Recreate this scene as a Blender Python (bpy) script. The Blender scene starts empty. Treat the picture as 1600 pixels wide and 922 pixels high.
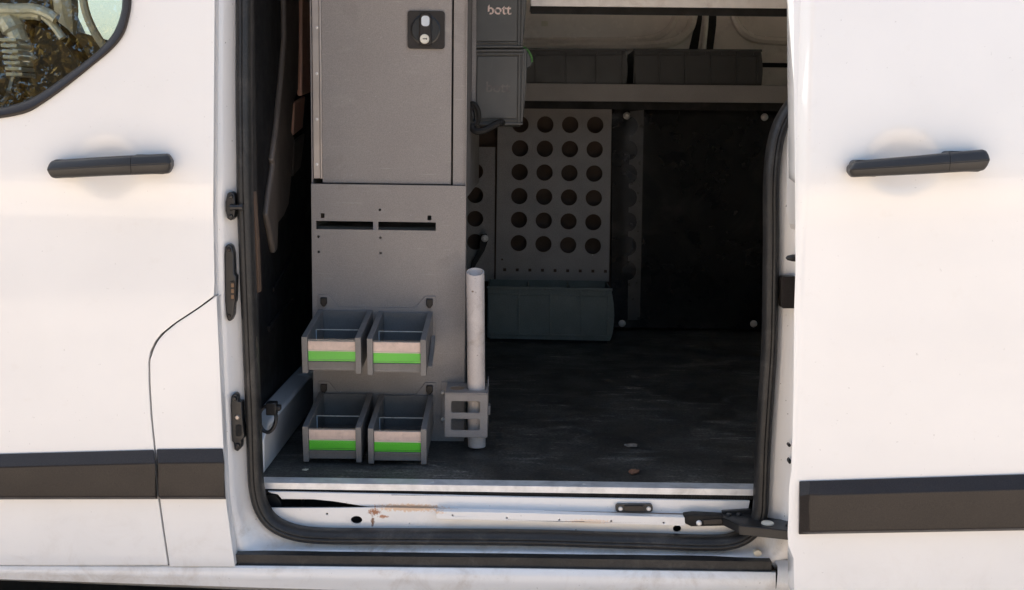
import bpy, bmesh, math, random
from mathutils import Vector, Matrix, noise as mnoise
from mathutils.geometry import tessellate_polygon
random.seed(7)
R = math.radians
sc = bpy.context.scene
COL = sc.collection

# ------------------------------------------------------------------ camera
# metres; cargo floor is z = 0, its front edge is y = 0, x runs to the rear of the van
FPX, PITCH, ROLL, CAMY, CAMZ = 1770.0, R(7.9), R(0.8), -2.0, 0.6217
cam = bpy.data.cameras.new('camera')
cam.sensor_width = 36.0
cam.lens = 36.0 * FPX / 1600.0
cam.clip_start, cam.clip_end = 0.05, 2000.0
camo = bpy.data.objects.new('camera', cam)
COL.objects.link(camo)
camo.matrix_world = (Matrix.Translation((0, CAMY, CAMZ)) @ Matrix.Rotation(R(90) - PITCH, 4, 'X')
                     @ Matrix.Rotation(ROLL, 4, 'Z'))
sc.camera = camo

# ------------------------------------------------------------------ sky, sun, exposure
SUN_EL, SUN_AZ = R(58), R(-52)          # sun stands behind the van; the open side is in shade
w = bpy.data.worlds.new('World')
sc.world = w
w.use_nodes = True
nt = w.node_tree
bg = nt.nodes['Background']
sky = nt.nodes.new('ShaderNodeTexSky')
sky.sky_type = 'NISHITA'
sky.sun_disc = False
sky.sun_elevation = SUN_EL
sky.sun_rotation = SUN_AZ
sky.air_density, sky.dust_density, sky.ozone_density = 1.0, 4.5, 0.6
nt.links.new(sky.outputs[0], bg.inputs[0])
bg.inputs[1].default_value = 0.10
sun = bpy.data.lights.new('sun', 'SUN')
sun.energy, sun.angle, sun.color = 4.6, R(0.5), (1.0, 0.93, 0.84)
suno = bpy.data.objects.new('sun', sun)
COL.objects.link(suno)
sd = Vector((math.sin(SUN_AZ) * math.cos(SUN_EL), math.cos(SUN_AZ) * math.cos(SUN_EL), math.sin(SUN_EL)))
suno.rotation_euler = sd.to_track_quat('Z', 'Y').to_euler()
vs = sc.view_settings
vs.view_transform = 'Standard'
vs.look = 'None'
vs.gamma = 1.0
vs.exposure = 1.46
vs.use_curve_mapping = False
vs.use_white_balance = True
vs.white_balance_temperature = 6050
vs.white_balance_tint = 4
sc.cycles.max_bounces = 10
sc.cycles.diffuse_bounces = 6
sc.cycles.transparent_max_bounces = 12
sc.cycles.use_denoising = True


# ------------------------------------------------------------------ pixel -> point on a plane of known depth
def ray(px, py):
    u, v = (px - 800.0) / FPX, -(py - 461.0) / FPX
    c, s = math.cos(ROLL), math.sin(ROLL)
    u, v = u * c - v * s, u * s + v * c
    return u, math.cos(PITCH) + v * math.sin(PITCH), -math.sin(PITCH) + v * math.cos(PITCH)


def at(px, py, Y):
    x, y, z = ray(px, py)
    t = (Y - CAMY) / y
    return Vector((x * t, Y, CAMZ + z * t))


def at_z(px, py, Z):
    x, y, z = ray(px, py)
    t = (Z - CAMZ) / z
    return Vector((x * t, CAMY + y * t, Z))


def at_x(px, py, X):
    x, y, z = ray(px, py)
    t = X / x
    return Vector((X, CAMY + y * t, CAMZ + z * t))


def at_s(px, py, f):
    p = at(px, py, -0.1)
    for _ in range(5):
        p = at(px, py, f(p.x, p.z))
    return p


# ------------------------------------------------------------------ materials
def nmat(name):
    m = bpy.data.materials.new(name)
    m.use_nodes = True
    t = m.node_tree
    b = t.nodes['Principled BSDF']
    return m, t, b


def node(t, kind, **kw):
    n = t.nodes.new(kind)
    for k, v in kw.items():
        if k in n.inputs:
            n.inputs[k].default_value = v
        else:
            setattr(n, k, v)
    return n


def ncoord(t):
    return t.nodes.new('ShaderNodeNewGeometry').outputs['Position']


def nnoise(t, co, scale, detail=4.0, rough=0.55, dist=0.0):
    n = node(t, 'ShaderNodeTexNoise', Scale=scale, Detail=detail, Roughness=rough, Distortion=dist)
    t.links.new(co, n.inputs['Vector'])
    return n.outputs['Fac']


def nramp(t, fac, lo, hi, a=0.0, b=1.0):
    n = node(t, 'ShaderNodeMapRange', interpolation_type='SMOOTHSTEP')
    n.inputs['From Min'].default_value = lo
    n.inputs['From Max'].default_value = hi
    n.inputs['To Min'].default_value = a
    n.inputs['To Max'].default_value = b
    t.links.new(fac, n.inputs['Value'])
    return n.outputs['Result']


def nmath(t, op, a, b=None):
    n = t.nodes.new('ShaderNodeMath')
    n.operation = op
    for i, v in enumerate((a, b)):
        if v is None:
            continue
        if isinstance(v, (int, float)):
            n.inputs[i].default_value = v
        else:
            t.links.new(v, n.inputs[i])
    return n.outputs[0]


def nmix(t, fac, a, b):
    n = t.nodes.new('ShaderNodeMix')
    n.data_type = 'RGBA'
    if isinstance(fac, (int, float)):
        n.inputs['Factor'].default_value = fac
    else:
        t.links.new(fac, n.inputs['Factor'])
    for k, v in ((6, a), (7, b)):
        if isinstance(v, tuple):
            n.inputs[k].default_value = (*v, 1.0)
        else:
            t.links.new(v, n.inputs[k])
    return n.outputs[2]


def nbump(t, b, h, strength=0.2, dist=0.002):
    n = node(t, 'ShaderNodeBump', Strength=strength, Distance=dist)
    t.links.new(h, n.inputs['Height'])
    t.links.new(n.outputs[0], b.inputs['Normal'])


def plain(name, col, rough=0.5, metal=0.0, grain=0.0, gscale=600.0, var=0.12, vscale=9.0, coat=0.0, spec=0.5,
          speck=None, dust=None, fine=0.0, fscale=700.0):
    """even colour with slight cloudiness, fine grain, optional pale specks and dust smears"""
    m, t, b = nmat(name)
    co = ncoord(t)
    c = nmix(t, nramp(t, nnoise(t, co, vscale, 6.0, 0.6), 0.3, 0.7),
             tuple(x * (1 - var) for x in col), tuple(min(1, x * (1 + var)) for x in col))
    if dust:
        dcol, amount, dsc = dust
        f = nmath(t, 'MULTIPLY', nramp(t, nnoise(t, co, dsc, 8.0, 0.65, 0.8), 0.48, 0.78), amount)
        c = nmix(t, f, c, dcol)
    if fine:
        g_ = nramp(t, nnoise(t, co, fscale, 2.0, 0.6), 0.3, 0.7, 1 - fine, 1 + fine)
        vm = t.nodes.new('ShaderNodeVectorMath')
        vm.operation = 'SCALE'
        t.links.new(c, vm.inputs[0])
        t.links.new(g_, vm.inputs['Scale'])
        c = vm.outputs[0]
    if speck:
        scol, ssc, lo = speck
        f = nramp(t, nnoise(t, co, ssc, 2.0, 0.5), lo, lo + 0.05)
        c = nmix(t, f, c, scol)
    t.links.new(c, b.inputs['Base Color'])
    b.inputs['Metallic'].default_value = metal
    b.inputs['Specular IOR Level'].default_value = spec
    t.links.new(nramp(t, nnoise(t, co, vscale * 3, 5.0), 0.3, 0.7, rough * 0.88, min(1, rough * 1.14)), b.inputs['Roughness'])
    if coat:
        b.inputs['Coat Weight'].default_value = coat
        b.inputs['Coat Roughness'].default_value = 0.04
    if grain:
        nbump(t, b, nnoise(t, co, gscale, 3.0), grain, 0.0006)
    return m


def paint(name, dirt, rust=None):
    """white van enamel; road dirt and rust spots have their own shapes"""
    m, t, b = nmat(name)
    co = ncoord(t)
    sep = t.nodes.new('ShaderNodeSeparateXYZ')
    t.links.new(co, sep.inputs[0])
    c = nmix(t, nramp(t, nnoise(t, co, 4.0, 3.0), 0.3, 0.7), (0.80, 0.795, 0.79), (0.83, 0.825, 0.82))
    low = nramp(t, sep.outputs['Z'], 0.03, -0.16)
    blot = nramp(t, nnoise(t, co, 14.0, 9.0, 0.7, 0.6), 0.46, 0.74)
    f = nmath(t, 'MULTIPLY', nmath(t, 'MULTIPLY', low, blot), dirt)
    c = nmix(t, f, c, (0.36, 0.27, 0.18))
    sp = nramp(t, nnoise(t, co, 170.0, 2.0, 0.5), 0.745, 0.77)
    c = nmix(t, nmath(t, 'MULTIPLY', sp, min(0.8, dirt)), c, (0.10, 0.09, 0.08))
    streak = nramp(t, nnoise(t, co, 30.0, 6.0, 0.7), 0.58, 0.8)
    c = nmix(t, nmath(t, 'MULTIPLY', streak, 0.10), c, (0.55, 0.47, 0.38))
    if rust:
        for (rx, rz, sx, sz, col, amt) in rust:
            dx = nmath(t, 'DIVIDE', nmath(t, 'SUBTRACT', sep.outputs['X'], rx), sx)
            dz = nmath(t, 'DIVIDE', nmath(t, 'SUBTRACT', sep.outputs['Z'], rz), sz)
            d = nmath(t, 'SQRT', nmath(t, 'ADD', nmath(t, 'MULTIPLY', dx, dx), nmath(t, 'MULTIPLY', dz, dz)))
            d = nmath(t, 'ADD', d, nmath(t, 'MULTIPLY', nnoise(t, co, 190.0, 8.0, 0.75), 2.6))
            c = nmix(t, nmath(t, 'MULTIPLY', nramp(t, d, 2.25, 1.75), amt), c, col)
    t.links.new(c, b.inputs['Base Color'])
    b.inputs['Roughness'].default_value = 0.32
    b.inputs['Coat Weight'].default_value = 0.8
    b.inputs['Coat Roughness'].default_value = 0.05
    nbump(t, b, nmath(t, 'ADD', nmath(t, 'MULTIPLY', nnoise(t, co, 5.0, 2.0), 6.0), nnoise(t, co, 260.0, 2.0)), 0.04, 0.0006)
    return m


def clear(name, tint=(0.86, 0.9, 0.9), gloss=0.10, rough=0.05):
    m = bpy.data.materials.new(name)
    m.use_nodes = True
    t = m.node_tree
    t.nodes.clear()
    out = t.nodes.new('ShaderNodeOutputMaterial')
    mix = t.nodes.new('ShaderNodeMixShader')
    tr = t.nodes.new('ShaderNodeBsdfTransparent')
    tr.inputs[0].default_value = (*tint, 1)
    gl = t.nodes.new('ShaderNodeBsdfGlossy')
    gl.inputs['Roughness'].default_value = rough
    lw = t.nodes.new('ShaderNodeFresnel')
    lw.inputs[0].default_value = 1.5
    f = nmath(t, 'ADD', lw.outputs[0], gloss) if gloss >= 0 else nmath(t, 'MULTIPLY', lw.outputs[0], -gloss)
    t.links.new(f, mix.inputs[0])
    t.links.new(tr.outputs[0], mix.inputs[1])
    t.links.new(gl.outputs[0], mix.inputs[2])
    t.links.new(mix.outputs[0], out.inputs[0])
    return m


RX = at(585, 800, -0.045)
RO = at(640, 792, -0.037)
M = {}
M['paint'] = paint('white_enamel', 0.22)
M['jamb'] = paint('white_jamb_enamel', 0.85)
M['rocker'] = paint('white_rocker_enamel', 0.38)
M['sill'] = paint('white_sill_enamel', 0.35, [
    (RX.x, RX.z + 0.001, 0.012, 0.009, (0.30, 0.10, 0.035), 1.0),
    (RX.x + 0.016, RX.z - 0.008, 0.012, 0.004, (0.36, 0.13, 0.05), 0.95),
    (RX.x - 0.003, RX.z - 0.018, 0.004, 0.012, (0.16, 0.07, 0.035), 1.0),
    (RO.x, RO.z, 0.075, 0.007, (0.72, 0.42, 0.20), 0.75),
    (RO.x + 0.32, RO.z - 0.014, 0.05, 0.006, (0.72, 0.46, 0.25), 0.5)])
M['inner'] = plain('dull_inner_enamel', (0.84, 0.76, 0.69), 0.25, var=0.06, dust=((0.4, 0.33, 0.28), 0.5, 8.0))
M['rubber'] = plain('black_rubber', (0.021, 0.0205, 0.0205), 0.42, grain=0.15, gscale=400, var=0.2, dust=((0.12, 0.11, 0.10), 0.4, 16.0), fine=0.2, fscale=300, spec=0.4)
M['trim'] = plain('charcoal_moulded_plastic', (0.024, 0.0195, 0.0175), 0.34, fine=0.3, spec=0.35, grain=0.35, gscale=900, var=0.1)
M['handle'] = plain('handle_plastic', (0.023, 0.0222, 0.022), 0.42, grain=0.25, gscale=900)
M['blackp'] = plain('black_plastic', (0.016, 0.016, 0.017), 0.35, grain=0.1, gscale=500)
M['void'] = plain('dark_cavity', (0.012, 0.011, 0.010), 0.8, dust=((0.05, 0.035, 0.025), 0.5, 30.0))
M['bulk'] = plain('bulkhead_black_lining', (0.012, 0.012, 0.013), 0.6, grain=0.2, gscale=300, dust=((0.05, 0.05, 0.05), 0.35, 14.0))
M['mould'] = plain('brown_grey_moulding', (0.15, 0.128, 0.113), 0.35, grain=0.25, gscale=700)
M['mouldlit'] = plain('sunlit_tint_moulding', (0.80, 0.47, 0.35), 0.4, grain=0.15, gscale=700)  # peach of reflected sunlight put into the moulding's colour
M['rack'] = plain('grey_powder_coat', (0.285, 0.262, 0.250), 0.52, fine=0.16, grain=0.35, gscale=1300, var=0.05, vscale=5,
                  speck=((0.44, 0.43, 0.42), 240.0, 0.735), dust=((0.33, 0.31, 0.29), 0.25, 7.0))
def add_wear(m):
    t = m.node_tree
    b = t.nodes['Principled BSDF']
    src = b.inputs['Base Color'].links[0].from_socket
    co = ncoord(t)
    c = src
    for ang, scl, st, lo, amt, col in ((20, 9.0, 30.0, 0.665, 0.35, (0.5, 0.48, 0.46)), (-65, 11.0, 34.0, 0.67, 0.3, (0.5, 0.48, 0.46)),
                                       (0, 5.0, 1.0, 0.60, 0.16, (0.13, 0.115, 0.105)), (85, 7.0, 3.0, 0.60, 0.14, (0.42, 0.40, 0.38))):
        mp = node(t, 'ShaderNodeMapping')
        mp.inputs['Rotation'].default_value = (0, R(ang), 0)
        mp.inputs['Scale'].default_value = (1.0, 1.0, st)
        t.links.new(co, mp.inputs['Vector'])
        f = nramp(t, nnoise(t, mp.outputs[0], scl, 5.0, 0.6, 0.2), lo, lo + 0.05)
        c = nmix(t, nmath(t, 'MULTIPLY', f, amt), c, col)
    t.links.new(c, b.inputs['Base Color'])


add_wear(M['rack'])
M['rackdark'] = plain('dark_grey_powder_coat', (0.27, 0.25, 0.24), 0.55, fine=0.16, grain=0.3, gscale=1300, var=0.08,
                      speck=((0.4, 0.39, 0.37), 150.0, 0.75), dust=((0.27, 0.25, 0.23), 0.4, 9.0))
M['hinge'] = plain('brushed_hinge_steel', (0.52, 0.46, 0.42), 0.38, metal=0.75, grain=0.1)
M['steel'] = plain('zinc_steel', (0.74, 0.71, 0.68), 0.35, metal=0.25)
M['alu'] = plain('worn_aluminium', (0.74, 0.74, 0.74), 0.38, metal=0.3, grain=0.2, gscale=250, var=0.12, vscale=30,
                 dust=((0.35, 0.33, 0.31), 0.4, 20.0))
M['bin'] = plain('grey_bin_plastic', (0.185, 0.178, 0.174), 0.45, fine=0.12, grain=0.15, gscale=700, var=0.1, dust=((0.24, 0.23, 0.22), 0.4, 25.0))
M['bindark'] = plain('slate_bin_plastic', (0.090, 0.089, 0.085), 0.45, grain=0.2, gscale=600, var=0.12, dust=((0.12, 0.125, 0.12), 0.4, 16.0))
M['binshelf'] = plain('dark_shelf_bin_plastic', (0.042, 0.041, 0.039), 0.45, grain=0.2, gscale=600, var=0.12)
M['panelgrey'] = plain('panel_powder_coat', (0.33, 0.308, 0.295), 0.55, fine=0.16, fscale=400, grain=0.3, gscale=1300, var=0.08,
                       speck=((0.6, 0.58, 0.55), 90.0, 0.77), dust=((0.30, 0.28, 0.26), 0.5, 4.0))
M['contact_shade'] = plain('brassy_contact_and_slot_shade', (0.16, 0.10, 0.06), 0.4, metal=0.3)  # latch contacts, and the painted shadow tone in the guide rail slot
M['binrear'] = plain('dark_teal_bin_plastic', (0.165, 0.188, 0.172), 0.5, fine=0.15, fscale=350, grain=0.2, gscale=500, var=0.1, dust=((0.12, 0.13, 0.125), 0.35, 10.0))
M['clear'] = clear('clear_acrylic', (0.97, 0.98, 0.98), -0.35)
M['paper'] = plain('faded_pink_card', (0.80, 0.61, 0.54), 0.7, var=0.06, vscale=60, grain=0.2, gscale=300, dust=((0.4, 0.3, 0.26), 0.4, 90.0))
M['green'] = plain('bright_green_card', (0.13, 0.62, 0.03), 0.45, var=0.04)
M['cream'] = plain('cream_card_edge', (0.72, 0.66, 0.52), 0.6)
M['tube'] = plain('scuffed_pale_plastic', (0.66, 0.60, 0.565), 0.45, fine=0.08, var=0.07, vscale=18, speck=((0.2, 0.15, 0.11), 110.0, 0.72),
                  dust=((0.40, 0.33, 0.28), 0.7, 22.0))
M['board'] = plain('black_phenolic_board', (0.018, 0.0172, 0.0165), 0.07, var=0.3, vscale=6, dust=((0.075, 0.068, 0.062), 0.55, 5.0), spec=0.6)
M['shelfpale'] = plain('bare_aluminium_shelf', (0.90, 0.85, 0.80), 0.4, metal=0.0, var=0.06, vscale=24, dust=((0.55, 0.46, 0.40), 0.5, 20.0))
M['leafgreen'] = plain('faded_green_plastic', (0.09, 0.24, 0.06), 0.4)
M['dash'] = plain('dash_plastic', (0.05, 0.05, 0.05), 0.5)
M['silver'] = plain('silver_trim', (0.78, 0.75, 0.66), 0.3, metal=0.2)
M['sealbrown'] = plain('brown_inner_trim', (0.11, 0.068, 0.045), 0.5)
M['cord'] = plain('black_braided_cord', (0.014, 0.0135, 0.013), 0.65, grain=0.6, gscale=500)


def worn_letters():
    m, t, b = nmat('worn_pale_lettering')
    co = ncoord(t)
    f = nramp(t, nnoise(t, co, 120.0, 3.0), 0.36, 0.50)
    t.links.new(nmix(t, f, (0.050, 0.058, 0.059), (0.78, 0.62, 0.55)), b.inputs['Base Color'])
    return m


M['letters'] = worn_letters()
M['faint'] = plain('lighter_raised_lettering', (0.135, 0.118, 0.112), 0.5, var=0.3, vscale=80)  # raised letters a tone lighter than the bin


def cargo_floor_mat():
    m, t, b = nmat('scuffed_black_floor')
    co = ncoord(t)
    c = nmix(t, nramp(t, nnoise(t, co, 5.0, 8.0, 0.65, 0.5), 0.35, 0.75), (0.030, 0.0295, 0.0265), (0.085, 0.083, 0.074))
    mp = node(t, 'ShaderNodeMapping')
    mp.inputs['Scale'].default_value = (1.0, 2.6, 1.0)
    mp.inputs['Rotation'].default_value = (0, 0, R(18))
    t.links.new(co, mp.inputs['Vector'])
    sm = nramp(t, nnoise(t, mp.outputs[0], 3.2, 10.0, 0.68, 1.6), 0.53, 0.80)
    c = nmix(t, nmath(t, 'MULTIPLY', sm, 0.6), c, (0.36, 0.34, 0.30))
    wv = node(t, 'ShaderNodeTexWave', Scale=34.0, Distortion=3.0, Detail=2.0)
    wv.bands_direction = 'Y'
    t.links.new(mp.outputs[0], wv.inputs['Vector'])
    pt = nmath(t, 'MULTIPLY', nramp(t, nnoise(t, co, 6.0, 2.0), 0.56, 0.68), nramp(t, wv.outputs['Fac'], 0.6, 0.9))
    c = nmix(t, nmath(t, 'MULTIPLY', pt, 0.22), c, (0.14, 0.14, 0.135))
    # long curved scratches
    n1 = nnoise(t, mp.outputs[0], 1.6, 1.0, 0.4, 0.3)
    ln = nmath(t, 'ABSOLUTE', nmath(t, 'SUBTRACT', n1, 0.52))
    lf = nmath(t, 'MULTIPLY', nramp(t, ln, 0.006, 0.0), nramp(t, nnoise(t, co, 8.0, 5.0), 0.45, 0.65))
    c = nmix(t, nmath(t, 'MULTIPLY', lf, 0.45), c, (0.16, 0.16, 0.15))
    for ang, scl, st, lo, amt in ((32, 6.0, 4.0, 0.55, 0.7), (-20, 9.0, 5.0, 0.56, 0.7), (62, 7.0, 9.0, 0.57, 0.8), (-55, 22.0, 8.0, 0.58, 0.7)):
        m2 = node(t, 'ShaderNodeMapping')
        m2.inputs['Rotation'].default_value = (0, 0, R(ang))
        m2.inputs['Scale'].default_value = (1.0, st, 1.0)
        t.links.new(co, m2.inputs['Vector'])
        f2 = nmath(t, 'MULTIPLY', nramp(t, nnoise(t, m2.outputs[0], scl, 12.0, 0.78, 0.5), lo, lo + 0.10), nramp(t, nnoise(t, co, 4.5, 3.0), 0.42, 0.62))
        c = nmix(t, nmath(t, 'MULTIPLY', f2, amt), c, (0.46, 0.43, 0.38))
    fg = nramp(t, nnoise(t, co, 170.0, 3.0, 0.7), 0.35, 0.7, 0.55, 1.7)
    vm = t.nodes.new('ShaderNodeVectorMath')
    vm.operation = 'SCALE'
    t.links.new(c, vm.inputs[0])
    t.links.new(fg, vm.inputs['Scale'])
    c = vm.outputs[0]
    grit = nramp(t, nnoise(t, co, 120.0, 2.0, 0.5), 0.715, 0.74)
    c = nmix(t, nmath(t, 'MULTIPLY', grit, 0.8), c, (0.30, 0.27, 0.23))
    t.links.new(c, b.inputs['Base Color'])
    t.links.new(nramp(t, nnoise(t, co, 9.0, 6.0), 0.3, 0.7, 0.42, 0.68), b.inputs['Roughness'])
    nbump(t, b, nnoise(t, co, 340.0, 3.0), 0.5, 0.0008)
    return m


M['floor'] = cargo_floor_mat()
M['ground'] = plain('gritty_asphalt', (0.022, 0.021, 0.020), 0.9, grain=0.8, gscale=60, var=0.25, vscale=0.8,
                    speck=((0.08, 0.075, 0.07), 140.0, 0.66))
M['pave'] = plain('warm_paving', (0.50, 0.40, 0.32), 0.9, grain=0.8, gscale=60, var=0.25, vscale=0.8,
                    speck=((0.14, 0.12, 0.10), 45.0, 0.62))
M['bark'] = plain('bark', (0.09, 0.065, 0.045), 0.9, grain=0.8, gscale=40, var=0.3)
M['leaves'] = plain('autumn_leaves', (0.24, 0.16, 0.03), 0.6, var=0.6, vscale=1.8, dust=((0.09, 0.11, 0.02), 0.8, 3.0))


# ------------------------------------------------------------------ mesh helpers
def link(name, bm, mat, parent=None, bevel=0.0, seg=2, smooth=35, solid=0.0, keepn=False):
    me = bpy.data.meshes.new(name)
    if not keepn:
        bmesh.ops.recalc_face_normals(bm, faces=bm.faces[:])
    bm.to_mesh(me)
    bm.free()
    me.materials.append(M[mat])
    o = bpy.data.objects.new(name, me)
    COL.objects.link(o)
    if parent:
        o.parent = parent
    if smooth:
        for p in me.polygons:
            p.use_smooth = True
        me.set_sharp_from_angle(angle=R(smooth))
    if solid:
        s = o.modifiers.new('solid', 'SOLIDIFY')
        s.thickness = solid
        s.offset = -1.0
    if bevel:
        b = o.modifiers.new('bevel', 'BEVEL')
        b.width, b.segments, b.limit_method, b.angle_limit = bevel, seg, 'ANGLE', R(40)
        b.harden_normals = False
    return o


def empty(name, loc=(0, 0, 0)):
    o = bpy.data.objects.new(name, None)
    o.empty_display_size = 0.05
    o.location = loc
    COL.objects.link(o)
    return o


def tag(o, label, cat, group=None):
    o['label'], o['category'] = label, cat
    if group:
        o['group'] = group
    return o


def bx(bm, x0, x1, y0, y1, z0, z1):
    v = [bm.verts.new(p) for p in ((x0, y0, z0), (x1, y0, z0), (x1, y1, z0), (x0, y1, z0),
                                   (x0, y0, z1), (x1, y0, z1), (x1, y1, z1), (x0, y1, z1))]
    for q in ((0, 1, 5, 4), (1, 2, 6, 5), (2, 3, 7, 6), (3, 0, 4, 7), (4, 5, 6, 7), (3, 2, 1, 0)):
        bm.faces.new([v[i] for i in q])


def box(name, x0, x1, y0, y1, z0, z1, mat, parent=None, bevel=0.0015, seg=2):
    bm = bmesh.new()
    bx(bm, x0, x1, y0, y1, z0, z1)
    return link(name, bm, mat, parent, bevel, seg)


def prism(bm, loops, d):
    """loops: outer outline and holes as 3-D points of one plane; extruded by vector d"""
    d = Vector(d)
    flat = [p for lp in loops for p in lp]
    A = [bm.verts.new(p) for p in flat]
    B = [bm.verts.new(Vector(p) + d) for p in flat]
    for tri in tessellate_polygon([[Vector(p) for p in lp] for lp in loops]):
        try:
            bm.faces.new([A[i] for i in tri])
            bm.faces.new([B[i] for i in reversed(tri)])
        except ValueError:
            pass
    k = 0
    for lp in loops:
        n = len(lp)
        for i in range(n):
            j = (i + 1) % n
            bm.faces.new((A[k + i], A[k + j], B[k + j], B[k + i]))
        k += n


def slab(name, pts, Y, th, mat, parent=None, bevel=0.0, seg=2, holes=(), smooth=35):
    """plate seen from the front: pixel outline on the plane y = Y, thickness th going back"""
    bm = bmesh.new()
    prism(bm, [[at(*p, Y) for p in pts]] + [[at(*p, Y) for p in h] for h in holes], (0, th, 0))
    return link(name, bm, mat, parent, bevel, seg, smooth)


def plate(name, pts, Y, th, mat, parent=None, bevel=0.0, holes=(), seg=2, smooth=35):
    """the same with (x, z) metres"""
    bm = bmesh.new()
    prism(bm, [[(x, Y, z) for x, z in pts]] + [[(x, Y, z) for x, z in h] for h in holes], (0, th, 0))
    return link(name, bm, mat, parent, bevel, seg, smooth)


def rect(x0, x1, z0, z1):
    return [(x0, z0), (x1, z0), (x1, z1), (x0, z1)]


def rrect(x0, x1, z0, z1, r, n=5):
    out = []
    for cx, cz, a in ((x1 - r, z1 - r, 0), (x0 + r, z1 - r, 90), (x0 + r, z0 + r, 180), (x1 - r, z0 + r, 270)):
        for i in range(n + 1):
            q = R(a + 90 * i / n)
            out.append((cx + r * math.cos(q), cz + r * math.sin(q)))
    return out


def circ(cx, cz, r, n=20, ry=None):
    return [(cx + r * math.cos(2 * math.pi * i / n), cz + (ry or r) * math.sin(2 * math.pi * i / n)) for i in range(n)]


def loft(bm, rings, closed=True, cap=True, loop=False):
    V = [[bm.verts.new(p) for p in r] for r in rings]
    m = len(rings)
    for a in range(m if loop else m - 1):
        r0, r1 = V[a], V[(a + 1) % m]
        n = len(r0)
        for i in range(n if closed else n - 1):
            j = (i + 1) % n
            bm.faces.new((r0[i], r0[j], r1[j], r1[i]))
    if cap and closed and not loop:
        bm.faces.new(list(reversed(V[0])))
        bm.faces.new(V[-1])


def crom(pts, n=6, closed=False):
    pts = [Vector(p) for p in pts]
    out = []
    m = len(pts)
    for i in range(m if closed else m - 1):
        if closed:
            a, b, c, d = pts[i - 1], pts[i], pts[(i + 1) % m], pts[(i + 2) % m]
        else:
            a, b, c, d = pts[max(i - 1, 0)], pts[i], pts[i + 1], pts[min(i + 2, m - 1)]
        for k in range(n):
            t = k / n
            out.append(0.5 * ((2 * b) + (c - a) * t + (2 * a - 5 * b + 4 * c - d) * t * t + (3 * b - a - 3 * c + d) * t ** 3))
    if not closed:
        out.append(pts[-1])
    return out


def tube(bm, path, r, n=10, closed=False):
    path = [Vector(p) for p in path]
    rings = []
    up = Vector((0.13, 0.2, 0.97))
    m = len(path)
    for i, p in enumerate(path):
        if closed:
            t = path[(i + 1) % m] - path[i - 1]
        else:
            t = path[min(i + 1, m - 1)] - path[max(i - 1, 0)]
        t.normalize()
        s = up - t * up.dot(t)
        if s.length < 1e-3:
            s = Vector((1, 0, 0)) - t * t.x
        s.normalize()
        up = s
        q = t.cross(s)
        rr = r[i] if isinstance(r, (list, tuple)) else r
        rings.append([p + (s * math.cos(2 * math.pi * k / n) + q * math.sin(2 * math.pi * k / n)) * rr for k in range(n)])
    loft(bm, rings, loop=closed)


def lathe(bm, prof, c, axis='Y', n=20):
    """prof: (radius, along) pairs"""
    rings = []
    for r, a in prof:
        ring = []
        for k in range(n):
            u, v = max(r, 1e-5) * math.cos(2 * math.pi * k / n), max(r, 1e-5) * math.sin(2 * math.pi * k / n)
            ring.append(Vector(c) + (Vector((u, a, v)) if axis == 'Y' else Vector((u, v, a)) if axis == 'Z' else Vector((a, u, v))))
        rings.append(ring)
    loft(bm, rings)


def interp(tab, v):
    if v <= tab[0][0]:
        return tab[0][1]
    for (a, fa), (b, fb) in zip(tab, tab[1:]):
        if v <= b:
            return fa + (fb - fa) * (v - a) / (b - a)
    return tab[-1][1]


def sinterp(tab, v):
    """monotone-ish smooth interpolation (finite-difference Hermite)"""
    n = len(tab)
    if v <= tab[0][0]:
        return tab[0][1]
    if v >= tab[-1][0]:
        return tab[-1][1]
    for i in range(n - 1):
        a, fa = tab[i]
        b, fb = tab[i + 1]
        if v <= b:
            def sl(k):
                if k == 0:
                    return (tab[1][1] - tab[0][1]) / (tab[1][0] - tab[0][0])
                if k == n - 1:
                    return (tab[-1][1] - tab[-2][1]) / (tab[-1][0] - tab[-2][0])
                return (tab[k + 1][1] - tab[k - 1][1]) / (tab[k + 1][0] - tab[k - 1][0])
            h = b - a
            t = (v - a) / h
            return ((2 * t ** 3 - 3 * t * t + 1) * fa + (t ** 3 - 2 * t * t + t) * h * sl(i)
                    + (-2 * t ** 3 + 3 * t * t) * fb + (t ** 3 - t * t) * h * sl(i + 1))


def sheet(name, rows, mat, parent, n=60, solid=0.0, bevel=0.0, smooth=40):
    """rows: (pixel polyline, depth) from top to bottom; a pressed metal sheet through them"""
    bm = bmesh.new()
    rings = []
    for pl, Y in rows:
        x0, x1 = pl[0][0], pl[-1][0]
        r = []
        for i in range(n + 1):
            px = x0 + (x1 - x0) * i / n
            r.append(at(px, interp(pl, px), Y))
        rings.append(r)
    loft(bm, rings, closed=False, cap=False)
    return link(name, bm, mat, parent, bevel, 2, smooth, solid)


# ================================================================== THE SETTING
GZ = -0.50
bm = bmesh.new()
bmesh.ops.create_grid(bm, x_segments=2, y_segments=2, size=300)
g = link('ground', bm, 'ground')
g.location.z = GZ
g['kind'] = 'structure'
g['label'] = 'dark gritty asphalt under the van'
bm = bmesh.new()
bx(bm, -60, 60, -60, -0.24, GZ - 0.1, GZ + 0.11)
pv = link('pavement', bm, 'pave', None, 0.01)
pv['kind'] = 'structure'

# ================================================================== THE VAN
van = tag(empty('van', (0, 0, GZ)), 'white panel van with its side door slid open', 'van')
VP = van
van_children = []

ZP = [(-0.30, 0.030), (-0.19, 0.012), (-0.12, 0.005), (-0.05, 0.002), (0.1, 0.0), (0.30, 0.002), (0.42, 0.0045),
      (0.495, 0.0050), (0.525, 0.003), (0.548, 0.0), (0.58, 0.0004), (0.66, 0.006), (0.75, 0.0135), (0.85, 0.022), (1.0, 0.0345), (1.3, 0.06)]


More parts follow.
